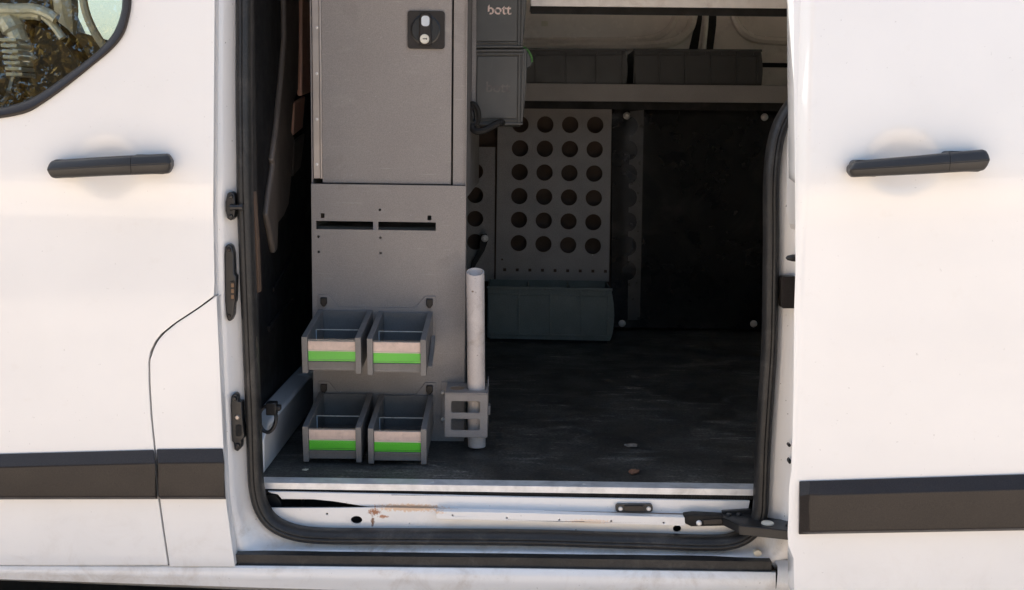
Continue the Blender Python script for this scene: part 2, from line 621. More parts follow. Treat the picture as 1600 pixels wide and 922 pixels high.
def smooth01(x):
    x = max(0.0, min(1.0, x))
    return x * x * (3 - 2 * x)


def dish(x, z, c, rx, rz, depth):
    d = math.hypot((x - c.x) / rx, (z - c.z) / rz)
    return depth * (max(0.0, 1 - (d / 1.15) ** 2) ** 1.5)


FD, SD = -0.12, -0.28
DISH_L, DISH_R = at(167, 260, FD), at(1411, 255, SD)


def front_surf(x, z):
    return FD + sinterp(ZP, z + 0.012) + dish(x, z, DISH_L, 0.052, 0.047, 0.011)


SLE = [(-60, 1239), (100, 1240), (250, 1242), (420, 1243), (480, 1241), (600, 1240), (735, 1237), (760, 1233), (850, 1231), (873, 1240), (960, 1242)]


def slide_surf(x, z):
    e = at(1241, 400, SD).x
    d = max(0.0, x - e)
    roll_ = 0.016 * (1 - min(1.0, d / 0.02)) ** 2
    return SD + sinterp(ZP, z - 0.004 - 0.05 * (x - 0.6)) + roll_ + dish(x, z, DISH_R, 0.053, 0.045, 0.011)


def skin(name, pys, xl, xr, surf, cols, parent, bevel=0.004, solid=0.028, bias=None):
    bm = bmesh.new()
    rings = []
    for py in pys:
        a, b = xl(py), xr(py)
        rings.append([at_s(a + (b - a) * (i / cols if not bias else bias(i / cols)), py, surf) for i in range(cols + 1)])
    loft(bm, rings, closed=False, cap=False)
    bmesh.ops.recalc_face_normals(bm, faces=bm.faces[:])
    # outside faces -y
    if sum(f.normal.y for f in bm.faces) > 0:
        bmesh.ops.reverse_faces(bm, faces=bm.faces[:])
    return link(name, bm, 'paint', parent, bevel, 3, 50, solid, keepn=True)


# ---- front door
WO = [(-330, 196), (-200, 196), (-60, 192), (0, 185.5), (41, 177), (68, 162), (103, 137), (144, 104), (175, 78), (194, 54), (203, 25), (206, 0), (208, -60), (209, -130)]
WI = [(-330, 178), (-200, 178), (-60, 174), (0, 168), (41, 157), (72, 140), (107, 115), (144, 87), (171, 60), (183, 39), (189, 19), (191, 0), (193, -60), (194, -130)]
WOs = [(p.x, p.y) for p in crom([(x, y, 0) for x, y in WO], 6)]
WIs = [(p.x, p.y) for p in crom([(x, y, 0) for x, y in WI], 6)]


def wx(py):     # right-hand limit of the window outline at a row, shrunk under the frame
    tab = sorted([(y, x) for x, y in WOs])
    return interp(tab, py + 3) - 5 if py < 194 else -330


FDX = [(-130, 336), (190, 334), (330, 333), (440, 335), (462, 334), (480, 310), (505, 272), (522, 251), (535, 241), (550, 234), (565, 231.5),
       (600, 232), (650, 235), (700, 240), (780, 247), (830, 254), (883, 262)]
PNX = [(462, 338), (700, 349), (782, 353), (850, 362), (885, 367)]
pysF = sorted(set([-130 + 8 * i for i in range(int(1013 / 8) + 1)] + [165 + 2.5 * i for i in range(12)] + [462 + 5 * i for i in range(22)] + [883]))
front_door = skin('front_door', pysF, wx, lambda y: interp(FDX, y), front_surf, 90, VP)
pysP = [463 + 7 * i for i in range(60)] + [885]
pillar = skin('pillar_panel', pysP, lambda y: interp(FDX, y) + (4.5 if y < 560 else 3.2), lambda y: max(interp(PNX, y), interp(FDX, y) + 6), front_surf, 12, VP)


def window_parts():
    bm = bmesh.new()
    rings = []
    for (ox, oy), (ix, iy) in zip(WOs, WIs):
        r = []
        for k, dy in ((0.0, 0.004), (0.03, -0.004), (0.25, -0.006), (0.8, -0.003), (1.0, 0.004), (1.0, 0.02), (0.0, 0.02)):
            px, py = ox + (ix - ox) * k, oy + (iy - oy) * k
            r.append(at_s(px, py, lambda x, z: FD + sinterp(ZP, z + 0.012) + dy))
        rings.append(r)
    loft(bm, rings)
    fr = link('window_frame', bm, 'trim', front_door, 0.0012, 2, 40)
    bm = bmesh.new()
    tab = sorted([(iy + (oy - iy) * 0.3, ix + (ox - ix) * 0.3) for (ox, oy), (ix, iy) in zip(WOs, WIs)])
    rows = []
    for i in range(40):
        py = -134 + (181 + 134) * i / 39
        xr_ = interp(tab, py)
        rows.append([at_s(-330 + (xr_ + 330) * k / 30, py, lambda x, z: FD + sinterp(ZP, z + 0.012) + 0.009) for k in range(31)])
    loft(bm, rows, closed=False, cap=False)
    bmesh.ops.recalc_face_normals(bm, faces=bm.faces[:])
    if sum(f.normal.y for f in bm.faces) > 0:
        bmesh.ops.reverse_faces(bm, faces=bm.faces[:])
    link('window_glass', bm, 'glass', front_door, 0, 0, 60, keepn=True)


M['glass'] = clear('tinted_window_glass', (0.70, 0.76, 0.68), 0.13, 0.0)
window_parts()


def door_handle(door, path, surf, widths, gap):
    """pull handle: bowed bar on two feet, with a split key cap at its rear end"""
    n = 28
    P = crom([(x, y, 0) for x, y in path], 10)
    def bar(bm, t0, t1, steps):
        rings = []
        for i in range(steps + 1):
            t = t0 + (t1 - t0) * i / steps
            u_ = t * (len(P) - 1)
            k_ = min(int(u_), len(P) - 2)
            q = P[k_].lerp(P[k_ + 1], u_ - k_)
            hw = interp(widths, t)
            bow = gap * (0.55 + 0.45 * math.sin(math.pi * t))
            endr = min(1.0, math.sqrt(max(0.0, 1 - max(0, (0.07 - t) / 0.07) ** 2)) if t < 0.07 else
                       math.sqrt(max(0.0, 1 - max(0, (t - 0.94) / 0.06) ** 2)) if t > 0.94 else 1.0)
            hw *= max(0.30, endr)
            c0 = at(q.x, q.y, surf)
            r = []
            for (u, v) in ((-1, 0.35), (-0.93, -0.35), (-0.72, -0.72), (-0.06, -1.0), (0.0, -0.94), (0.06, -1.0), (0.72, -0.76), (0.93, -0.4), (1, 0.3), (0.8, 0.8), (-0.8, 0.8)):
                r.append(Vector((c0.x, surf - bow + v * 0.011, c0.z + u * hw)))
            rings.append(r)
        loft(bm, rings)
    bm = bmesh.new()
    bar(bm, 0.0, 0.6985, 60)
    link('handle', bm, 'handle', door, 0.0006, 2, 40)
    bm = bmesh.new()
    bar(bm, 0.7015, 1.0, 40)
    link('handle_cap', bm, 'handle', door, 0.0006, 2, 40)
    for t, wd in ((0.15, 0.020), (0.83, 0.028)):
        q = P[int(t * (len(P) - 1))]
        c0 = at(q.x, q.y, surf)
        hw = interp(widths, t) * 0.97
        plate('handle_foot', rrect(c0.x - wd, c0.x + wd, c0.z - hw, c0.z + hw, 0.008), surf - gap * 0.75, gap * 0.95, 'handle', door, 0.001)


ZL = at(180, 258, FD).z
door_handle(front_door, [(84, 264.5), (130, 261.8), (180, 259), (225, 257), (274, 255)], FD + 0.000, [(0, 0.0150), (0.5, 0.0158), (1, 0.0164)], 0.030)

# ---- body mouldings (chamfered strips)
def moulding(name, parent, tl, tr, bl, br, cl, cr, surf, out, lchamf=0, rchamf=0):
    """tl..br outer outline, cl/cr the ridge below the sloped upper face"""
    bm = bmesh.new()
    N = 16
    rings = []
    ts = [i / N for i in range(N + 1)]
    if lchamf:
        ts = [0.0, lchamf] + ts[1:]
    f = lambda d: (lambda x, z: surf(x, z) - d)
    for i, t in enumerate(ts):
        lx = lambda a, b: (a[0] + (b[0] - a[0]) * t, a[1] + (b[1] - a[1]) * t)
        T, B, C = lx(tl, tr), lx(bl, br), lx(cl, cr)
        o = out
        if lchamf and i == 0:      # mitred end: all flush with the skin
            q = lambda k: (T[0] + (B[0] - T[0]) * k, T[1] + (B[1] - T[1]) * k)
            r = [at_s(*T, f(-0.02)), at_s(*T, f(0.003)), at_s(*q(0.28), f(0.004)), at_s(*q(0.6), f(0.004)),
                 at_s(*q(0.95), f(0.004)), at_s(*B, f(0.003)), at_s(*B, f(-0.02))]
        else:
            r = [at_s(*T, f(-0.02)), at_s(*T, f(0.003)), at_s(*C, f(o)), at_s(C[0], C[1] + (B[1] - C[1]) * 0.5, f(o * 0.93)),
                 at_s(C[0], B[1] - 4, f(o * 0.82)), at_s(*B, f(o * 0.45)), at_s(*B, f(-0.02))]
        rings.append(r)
    loft(bm, rings)
    return link(name, bm, 'trim', parent, 0.0015, 2, 30)


base_front = lambda x, z: FD + sinterp(ZP, z + 0.012)
base_slide = lambda x, z: SD + sinterp(ZP, z - 0.004 - 0.05 * (x - 0.6))
moulding('side_moulding', front_door, (-330, 718), (240, 703), (-330, 781), (247, 780), (-330, 739), (243, 724), base_front, 0.020)
moulding('side_moulding', pillar, (244.5, 702), (348, 701), (250.5, 780), (353.5, 780), (247, 724), (351, 723), base_front, 0.020)

# ---- sliding door, slid back and standing proud of the body
pysS = sorted(set([-130 + 8 * i for i in range(134)] + [735, 873]))
sliding_door = skin('sliding_door', pysS, lambda y: interp(SLE, y), lambda y: 2050, slide_surf, 150, VP, bevel=0.003, solid=0.04,
                    bias=lambda t: t ** 1.8)
door_handle(sliding_door, [(1320, 264.5), (1370, 260.8), (1430, 256.6), (1480, 253), (1535, 249.5)], SD, [(0, 0.0120), (0.5, 0.0142), (1, 0.0163)], 0.030)
moulding('side_moulding', sliding_door, (1249, 752), (2050, 727), (1248, 835), (2050, 821), (1249, 774), (2050, 752), base_slide, 0.022, lchamf=0.02)

# ---- side aperture: jamb ring from the seal out to the skin
SEAL = [(379, -320), (379.5, -100), (380, 0), (380, 150), (381.5, 300), (386, 420), (389.5, 520), (394.5, 640), (397, 720), (400, 765), (409, 797), (428, 820), (462, 834), (510, 839),
        (600, 840), (800, 841.5), (1000, 847), (1100, 850), (1145, 847), (1174, 832), (1188, 806), (1191, 760), (1193, 700), (1198, 620), (1203, 540),
        (1205, 460), (1206, 380), (1206, 300), (1209, 250), (1216, 210), (1229, 180), (1250, 152), (1290, 110), (1318, 50), (1328, -60), (1328, -320)]
JAMB = [(330, -320), (333, -100), (335, 0), (334, 150), (334, 300), (335, 420), (337, 520), (343, 640), (349, 720), (353, 780), (358, 822), (364, 852), (372, 866), (420, 868),
        (560, 869.5), (800, 872), (1000, 875), (1100, 876.5), (1160, 877), (1200, 878), (1213, 885), (1240, 860), (1262, 760), (1268, 650), (1270, 540),
        (1270, 460), (1270, 380), (1270, 300), (1276, 250), (1282, 205), (1290, 170), (1310, 130), (1345, 90), (1372, 40), (1380, -60), (1380, -320)]


def tumble(z):
    return 0.085 * max(0.0, z - 0.56)


def jamb_ring():
    S = crom([(x, y, 0) for x, y in SEAL], 4)
    J = crom([(x, y, 0) for x, y in JAMB], 4)
    bm = bmesh.new()
    rings = []
    prof = [(-0.12, -0.030), (0.10, -0.052), (0.28, -0.060), (0.48, -0.064), (0.62, -0.074), (0.78, -0.082), (0.90, -0.085), (1.0, -0.082), (1.06, -0.06)]
    for s, j in zip(S, J):
        r = []
        for k, Y in prof:
            px, py = s.x + (j.x - s.x) * k, s.y + (j.y - s.y) * k
            r.append(at_s(px, py, lambda x, z: Y + tumble(z)))
        rings.append(r)
    loft(bm, rings, closed=False, cap=False)
    if sum(f.normal.y for f in bm.faces) > 0:
        bmesh.ops.reverse_faces(bm, faces=bm.faces[:])
    return link('door_jamb', bm, 'jamb', VP, 0, 2, 50, 0.003, keepn=False)


door_jamb = jamb_ring()


def seal_sweep(name, path_px, prof, Y0, mat, parent):
    P = [at_s(p.x, p.y, lambda x, z: Y0 + tumble(z)) for p in crom([(x, y, 0) for x, y in path_px], 5)]
    bm = bmesh.new()
    rings = []
    for i, p in enumerate(P):
        t = P[min(i + 1, len(P) - 1)] - P[max(i - 1, 0)]
        t.y = 0
        t.normalize()
        nn = Vector((-t.z, 0, t.x))      # points to the inside of the opening
        wob = 0.0006 * mnoise.noise(p * 9.0)
        rings.append([p + nn * (a + wob) + Vector((0, b, 0)) for a, b in prof])
    loft(bm, rings)
    return link(name, bm, mat, parent, 0, 2, 50)


DPROF = [(-0.0125, 0.012), (-0.0130, 0.0), (-0.0105, -0.008), (-0.0055, -0.0125), (-0.002, -0.0125), (0.0, -0.0105), (0.002, -0.0125), (0.0065, -0.0115), (0.0115, -0.005),
         (0.013, 0.004), (0.0125, 0.014)]
door_seal = seal_sweep('door_seal', SEAL, DPROF, -0.066, 'rubber', VP)
LIP = [(a + (3 if a < 700 else -4) if (b < 790) else a, b if b < 790 else b - 10) for a, b in SEAL]
seal_sweep('seal_lip', LIP, [(-0.004, 0.004), (-0.004, -0.004), (0.0, -0.006), (0.006, -0.003), (0.008, 0.012), (0.004, 0.016)], -0.045, 'void', door_seal)

# ---- sill of the door opening, top to bottom
sill_step = slab('sill_step', [(418, 768), (800, 776.5), (1172, 783), (1168, 802), (1080, 804), (700, 799), (640, 799.5), (606, 797), (596, 794.5), (560, 790), (520, 783.5), (490, 780.5), (440, 780), (434, 773), (424, 771)],
                 -0.037, 0.006, 'sill', VP, 0.0015)
slab('track_channel', [(405, 766), (620, 770), (620, 806), (405, 806)], 0.016, 0.004, 'void', VP)
slab('track_roller', [(414, 772), (430, 772), (437, 781), (441, 790), (432, 795), (414, 796)], -0.022, 0.02, 'blackp', VP, 0.002)
slab('track_roller', [(470, 781), (474, 781), (474, 795), (470, 795)], -0.005, 0.012, 'blackp', VP, 0.001)
hole = lambda cx, cy, rx, ry, n=16: [(cx + rx * math.cos(2 * math.pi * i / n), cy + ry * math.sin(2 * math.pi * i / n)) for i in range(n)]
slab('sill_panel', [(398, 794), (600, 793.5), (680, 795), (800, 797.5), (1190, 808), (1190, 862), (800, 852), (398, 850)], -0.046, 0.004, 'sill', VP, 0.0012,
     holes=[hole(557, 812.5, 9, 6.2), hole(511, 803, 1.8, 1.8, 10), hole(1058, 826, 6.5, 5.5), hole(640, 818, 1.0, 1.0, 8), hole(900, 828, 1.0, 1.0, 8)])
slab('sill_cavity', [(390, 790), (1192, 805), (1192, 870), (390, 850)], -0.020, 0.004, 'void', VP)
# ledge joining the step to the lower panel
bm = bmesh.new()
for (xa, ya), (xb, yb) in (((684, 796.6), (1190, 808)),):
    a, b = at(xa, ya, -0.046), at(xb, yb, -0.046)
    prism(bm, [[a, b, Vector((b.x, -0.03, b.z + 0.001)), Vector((a.x, -0.03, a.z + 0.001))]], (0, 0, -0.003))
link('sill_ledge', bm, 'sill', VP)
rail = slab('guide_rail', [(681, 799), (800, 801), (1071, 808.5), (1071, 822), (800, 814.5), (681, 811)], -0.063, 0.017, 'sill', VP, 0.0015,
            holes=[hole(x, y, 1.5, 1.5, 10) for x, y in ((792, 811 - 1.5), (874, 814 - 1.5), (955, 814.5), (1037, 817), (707, 805.5))])
slab('slot_shadow', [(685, 794.5), (1068, 802.5), (1068, 812), (685, 804)], -0.0475, 0.001, 'contact_shade', VP)  # tan strip painted for the soft shadow in the slot
# aluminium edge angle
sl, sr = at(415, 744.5, 0.0), at(1178, 759.5, 0.0)
bm = bmesh.new()
X0, X1 = sl.x, sr.x
prism(bm, [[(X0 - 0.004, -0.031, 0.0022), (X0 - 0.004, 0.002, 0.0026), (X0 - 0.004, 0.002, 0.0002), (X0 - 0.004, -0.029, -0.0002),
            (X0 - 0.004, -0.029, -0.0098), (X0 - 0.004, -0.0315, -0.0098)]], (X1 - X0 + 0.006, 0, 0))
edge = link('sill_edge_trim', bm, 'alu', VP, 0.0006)
bm = bmesh.new()
k = 0
x = X0
random.seed(3)
while x < X1:                                   # ribbed rubber under the angle
    wdt = 0.0048
    bx(bm, x, x + wdt * 0.72, -0.0295 + random.uniform(-0.0008, 0.0012), -0.02, -0.0178, -0.0102)
    x += wdt
bx(bm, X0, X1, -0.0265, -0.018, -0.018, -0.0108)
o = link('ribbed_strip', bm, 'void', VP, 0)
for px in (456, 676, 913, 1162):
    c = at_z(px, 753 + (px - 800) * 0.02 + 3, 0.0026)
    bm = bmesh.new()
    lathe(bm, [(0.0045, 0.0), (0.0042, 0.0008), (0.002, 0.0009), (0.0014, 0.0004), (0.0, 0.0004)], (c.x, -0.014, 0.0022), 'Z', 14)
    link('screw', bm, 'steel', edge, 0)
# black clip with two screws
clip = slab('clip', rrect(962, 1020, 788.5, 800, 4), -0.046, 0.009, 'blackp', VP, 0.0015)
slab('clip_bar', rrect(976, 1006, 791, 799, 2), -0.050, 0.006, 'trim', clip, 0.001)
for px in (969.5, 1013.5):
    c = at(px, 795, -0.046)
    bm = bmesh.new()
    lathe(bm, [(0.0, -0.003), (0.0032, -0.0025), (0.0042, -0.0005), (0.0042, 0.002)], c, 'Y', 14)
    link('screw', bm, 'steel', clip, 0)
# lower swing arm of the sliding door
arm_px = [(1128, 806), (1142, 803), (1180, 809), (1230, 824), (1300, 838), (1302, 862), (1230, 846), (1150, 838)]
bm = bmesh.new()
a0 = [at_z(1128, 809, -0.045), at_z(1176, 806, -0.045), at_z(1196, 815, -0.045), at_z(1260, 826, -0.045)]
arm_top = [(0.36, -0.030), (0.415, -0.022), (0.435, -0.05), (0.60, -0.120), (0.60, -0.165), (0.47, -0.125), (0.40, -0.105)]
arm_z = at(1190, 828, -0.115).z
prism(bm, [[(x, y, arm_z + 0.004) for x, y in arm_top]], (0, 0, -0.003))
prism(bm, [[(0.40, -0.105, arm_z + 0.004), (0.47, -0.125, arm_z + 0.004), (0.60, -0.165, arm_z + 0.004), (0.60, -0.162, arm_z + 0.004), (0.47, -0.122, arm_z + 0.004), (0.403, -0.102, arm_z + 0.004)]], (0, 0, -0.017))
prism(bm, [[(0.36, -0.030, arm_z + 0.004), (0.40, -0.105, arm_z + 0.004), (0.403, -0.102, arm_z + 0.004), (0.364, -0.029, arm_z + 0.004)]], (0, 0, -0.014))
arm = link('swing_arm', bm, 'blackp', VP, 0.001)
for (x, y, r, mt) in ((0.452, -0.094, 0.011, 'silver'), (0.488, -0.103, 0.007, 'handle'), (0.392, -0.052, 0.005, 'handle'), (0.41, -0.05, 0.005, 'handle')):
    bm = bmesh.new()
    lathe(bm, [(r, 0), (r, 0.002), (r * 0.8, 0.0035), (0, 0.004)], (x, y, arm_z + 0.004), 'Z', 18)
    link('arm_rivet', bm, mt, arm, 0)
slab('roller_carriage', [(1069, 806), (1086, 804), (1130, 806), (1134, 822), (1080, 823), (1070, 818)], -0.064, 0.02, 'void', VP, 0.002)
c = at(1092, 817, -0.064)
bm = bmesh.new()
lathe(bm, [(0.0, -0.004), (0.003, -0.004), (0.005, -0.002), (0.005, 0.003)], c, 'Y', 14)
link('screw', bm, 'alu', VP, 0)
slab('carriage_plate', [(1098, 813), (1128, 811), (1130, 818), (1100, 820)], -0.067, 0.004, 'trim', VP, 0.001)
slab('bracket_block', [(1128, 799), (1176, 796), (1180, 806), (1132, 812)], -0.045, 0.02, 'blackp', VP, 0.002)
# rubber step strip, rocker
slab('step_strip', [(366, 866.5), (500, 868.5), (800, 871.5), (1000, 874.5), (1206, 878), (1205, 893.5), (1000, 891.5), (800, 888), (500, 884.5), (374, 884), (369, 876)], -0.102, 0.03, 'rubber', VP, 0.004, 3)
sheet('rocker_panel', [([(-330, 872), (0, 879), (365, 881), (800, 885), (1212, 891)], -0.085), ([(-330, 875), (0, 882), (365, 884), (800, 888.5), (1212, 894.5)], -0.110),
                       ([(-330, 877), (0, 885), (365, 887.5), (800, 893), (1212, 899)], -0.114), ([(-330, 880), (0, 889), (365, 893), (800, 901), (1212, 908)], -0.1155),
                       ([(-330, 884), (0, 894), (365, 902), (800, 911), (1212, 918)], -0.1165), ([(-330, 886), (0, 896.5), (365, 906), (800, 916), (1212, 924)], -0.115),
                       ([(-330, 893), (0, 905), (365, 917), (800, 930), (1212, 942)], -0.112), ([(-330, 895), (0, 907), (365, 921), (800, 936), (1212, 950)], -0.095),
                       ([(-330, 895), (0, 907), (365, 921), (800, 936), (1212, 950)], 0.05)], 'rocker', VP, 70)
sheet('rear_rocker_panel', [([(1210, 876), (1330, 872)], -0.086), ([(1215, 885), (1330, 884)], -0.10), ([(1215, 897), (1330, 898)], -0.112), ([(1214, 908), (1330, 910)], -0.116), ([(1213, 918), (1330, 920)], -0.119),
                            ([(1210, 926), (1330, 928)], -0.115), ([(1206, 960), (1330, 965)], -0.105), ([(1206, 970), (1330, 975)], 0.05)], 'rocker', VP, 10)
slab('drain_plug', hole(1184, 865, 6, 5), -0.083, 0.01, 'cream', VP, 0.001)

# ---- fittings on the front jamb
def jslab(name, pts, Y, th, mat, bev=0.0015, parent=None, seg=2):
    return slab(name, pts, Y, th, mat, parent or door_jamb, bev, seg)


jslab('door_stop', [(352, 316), (355, 302), (361, 299), (366, 303), (367, 318), (367, 328), (366, 340), (361, 345), (355, 342), (352, 330)], -0.082, 0.02, 'blackp', 0.002)
bm = bmesh.new()
a, b = at(360, 324, -0.085), at(380, 324, -0.085)
tube(bm, [a, a + Vector((0.006, 0, 0)), b - Vector((0.006, 0, 0)), b - Vector((0.0055, 0, 0)), b], [0.0058, 0.0045, 0.0043, 0.0062, 0.0062], 14)
link('stop_pin', bm, 'blackp', door_jamb, 0)
for py in (307, 338):
    bm = bmesh.new()
    lathe(bm, [(0.0, -0.0035), (0.003, -0.003), (0.004, 0), (0.004, 0.004)], at(361, py, -0.082), 'Y', 12)
    link('screw', bm, 'blackp', door_jamb, 0)
jslab('latch_plate', [(350, 400), (351, 386), (356, 381), (362, 384), (365, 396), (366, 428), (369, 432), (368, 470), (366, 476), (365, 492), (361, 502), (356, 502), (353, 494), (351, 470)], -0.082, 0.02, 'blackp', 0.003, seg=3)
jslab('latch_insert', rrect(359.5, 366.5, 440, 470, 1.5), -0.085, 0.006, 'trim', 0.0008)
for py in (446, 455, 464):
    jslab('latch_contact', rrect(361, 365.5, py - 3, py + 3, 0.8), -0.0865, 0.004, 'contact_shade', 0.0004)
for py in (390, 494):
    bm = bmesh.new()
    lathe(bm, [(0.0, -0.003), (0.003, -0.0025), (0.0042, 0), (0.0042, 0.004)], at(357.5, py, -0.082), 'Y', 12)
    link('screw', bm, 'trim', door_jamb, 0)
jslab('striker_plate', [(360, 634), (361, 619), (366, 615), (371, 618), (372, 628), (378, 628), (379, 660), (382, 684), (377, 689), (377, 700), (371, 706), (366, 703), (365, 692), (362, 690)], -0.082, 0.02, 'blackp', 0.002)
jslab('striker_slot', rrect(368, 377, 664, 682, 3), -0.0835, 0.004, 'void', 0.0006)
for px, py, mt in ((366.5, 623, 'blackp'), (371, 652, 'hinge'), (371.5, 696, 'blackp')):
    bm = bmesh.new()
    lathe(bm, [(0.0, -0.003), (0.003, -0.0028), (0.0045, 0), (0.0045, 0.004)], at(px, py, -0.083), 'Y', 14)
    link('screw', bm, mt, door_jamb, 0)
slab('inner_seal_trim', [(394, 300), (397, 300), (402, 380), (405, 457), (400, 458), (396, 380)], -0.03, 0.02, 'sealbrown', VP, 0.001)
# rear jamb
jslab('buffer_pad', rrect(1221, 1246, 432, 482, 4), -0.088, 0.02, 'trim', 0.003, seg=3)
bm = bmesh.new()
c = at(1236, 403, -0.085)
tube(bm, [c + Vector((0.02, 0, 0)), c + Vector((0.002, 0, 0)), c + Vector((-0.006, 0, 0)), c + Vector((-0.009, 0, 0))], [0.007, 0.006, 0.004, 0.001], 12)
link('guide_peg', bm, 'blackp', door_jamb, 0)
for px, py in ((1234, 721), (1233.5, 696)):
    jslab('jamb_plug', hole(px, py, 2.5, 4 if py > 700 else 2.5), -0.085, 0.01, 'blackp', 0.0006)
sheet('jamb_rib', [([(1231, 200), (1262, 170)], -0.094), ([(1230, 240), (1262, 240)], -0.097), ([(1229, 330), (1262, 330)], -0.097), ([(1233, 350), (1262, 352)], -0.095), ([(1236, 358), (1262, 362)], -0.075)], 'jamb', door_jamb, 8, 0.0)

# ---- shell
FARY = 1.74
ZR = 1.42
box('roof', -2.5, 2.3, 0.03, 1.80, ZR, ZR + 0.04, 'paint', VP, 0.01)
bm = bmesh.new()
prism(bm, [[(-2.5, -0.02, 1.22), (-2.5, 0.03, ZR + 0.03), (-2.5, 0.08, ZR + 0.03), (-2.5, 0.04, 1.22)]], (4.8, 0, 0))
link('roof_rail', bm, 'paint', VP, 0.01)
jl = at(333, 300, -0.09).x
box('far_side_panel', -0.52, 2.3, FARY, FARY + 0.05, -0.25, ZR, 'inner', VP, 0.0)
bm = bmesh.new()
prism(bm, [[(2.24, y, z) for y, z in rect(-0.02, FARY, -0.25, ZR)]] + [[(2.24, y, z) for y, z in rrect(a, b, 0.52, 1.22, 0.06)] for a, b in ((0.16, 0.80), (0.94, 1.58))], (0.06, 0, 0))  # unseen window openings, added to bring light onto the far wall
rear = link('rear_doors', bm, 'inner', VP)
for a, b in ((0.16, 0.80), (0.94, 1.58)):
    box('added_rear_window', 2.262, 2.266, a - 0.01, b + 0.01, 0.51, 1.23, 'glass', rear, 0)
box('rear_side_panel', 0.60, 2.24, -0.07, -0.03, -0.25, 1.25, 'jamb', VP, 0.0)
floor_o = box('cargo_floor', -0.47, 2.24, 0.0, FARY, -0.012, 0.0, 'floor', VP, 0.0)
box('added_far_sill', -2.5, 2.3, 1.68, 1.76, -0.36, -0.2, 'void', VP, 0.0)  # unseen, added to block daylight reaching under the van
box('underbody_shade', -2.5, 2.3, 0.35, 1.67, -0.41, -0.20, 'void', VP, 0.0)  # dark box that stands for the shade beneath the van
BX = -0.50
bulkhead = box('bulkhead', BX - 0.03, BX, 0.03, FARY, -0.2, ZR, 'bulk', VP, 0.0)
box('pillar_lining', BX, -0.462, 0.0, 0.05, -0.05, ZR, 'bulk', VP, 0.004)


def wall_slab(name, pts, X, th, mat, parent, bev=0.004):
    bm = bmesh.new()
    prism(bm, [[at_x(*p, X) for p in pts]], (th, 0, 0))
    return link(name, bm, mat, parent, bev, 3)


wall_slab('bulkhead_moulding', [(437, -60), (438, 60), (433, 120), (425, 200), (418, 250), (420, 256), (413, 300), (409, 335), (412, 350), (421, 396), (425, 390), (427, 347), (436, 336), (443, 320),
                                (449, 262), (452, 216), (447, 206), (450, 166), (453, 154), (458, 140), (459, 80), (460, -60)], BX, 0.012, 'mould', bulkhead, 0.005)
wall_slab('bulkhead_rib', [(464, -60), (480, -60), (480, 144), (464, 150)], BX, 0.012, 'mouldlit', bulkhead, 0.004)
wall_slab('bulkhead_rib', [(455, 160), (472, 150), (468, 200), (453, 212)], BX, 0.008, 'mouldlit', bulkhead, 0.003)
wall_slab('bulkhead_rib', [(456, 220), (473, 208), (466, 262), (454, 276)], BX, 0.006, 'mould', bulkhead, 0.003)
wall_slab('bulkhead_rib', [(424, 450), (440, 425), (455, 395), (456, 399), (442, 430), (426, 457)], BX, 0.006, 'bulk', bulkhead, 0.002)
wall_slab('bulkhead_rib', [(417, 510), (440, 480), (456, 465), (457, 470), (441, 486), (418, 518)], BX, 0.006, 'bulk', bulkhead, 0.002)
# painted foot rail along the bulkhead
fb = [at_z(406, 722, 0.001), at_z(490, 580, 0.001)]
bm = bmesh.new()
xr = -0.452
y0, y1 = 0.02, 0.98
prism(bm, [[(xr, y0, 0.001), (xr, y0, 0.066), (xr, y0 + 0.06, 0.086), (xr, y1, 0.086), (xr, y1, 0.001)]], (-0.045, 0, 0))
foot = link('foot_rail', bm, 'jamb', VP, 0.006, 3)
c = at(450, 572, 0.42)
bm = bmesh.new()
prism(bm, [[(xr - 0.03, 0.50, 0.084), (xr + 0.012, 0.49, 0.096), (xr + 0.016, 0.53, 0.070), (xr + 0.002, 0.56, 0.055)]], (0.0, 0.004, 0.004))
link('rail_tab', bm, 'jamb', foot, 0.001)
# tie-down ring
c = at(418, 655, 0.05)
bm = bmesh.new()
ringp = [c + Vector((0.0158 * math.cos(a) * (1.0 + 0.1 * math.sin(a)), 0.004 * math.sin(a), 0.024 * math.sin(a))) for a in [2 * math.pi * i / 28 for i in range(28)]]
tube(bm, ringp, 0.0036, 8, closed=True)
tie = tag(link('tie_down_ring', bm, 'blackp', None, 0), 'black lashing ring beside the seal at the foot of the bulkhead', 'lashing ring')
bm = bmesh.new()
cc = at(425, 638, 0.05)
bx(bm, cc.x - 0.010, cc.x + 0.009, 0.042, 0.062, cc.z - 0.012, cc.z + 0.012)
bx(bm, cc.x + 0.004, cc.x + 0.016, 0.044, 0.060, cc.z - 0.004, cc.z + 0.006)
link('bracket', bm, 'blackp', tie, 0.002)

# pressed ribs of the far body side, seen between the shelves
def far_ring(path, r, name='pressed_rib'):
    bm = bmesh.new()
    tube(bm, crom([at(x, y, FARY) for x, y in path], 5), r, 8)
    return link(name, bm, 'inner', VP, 0)


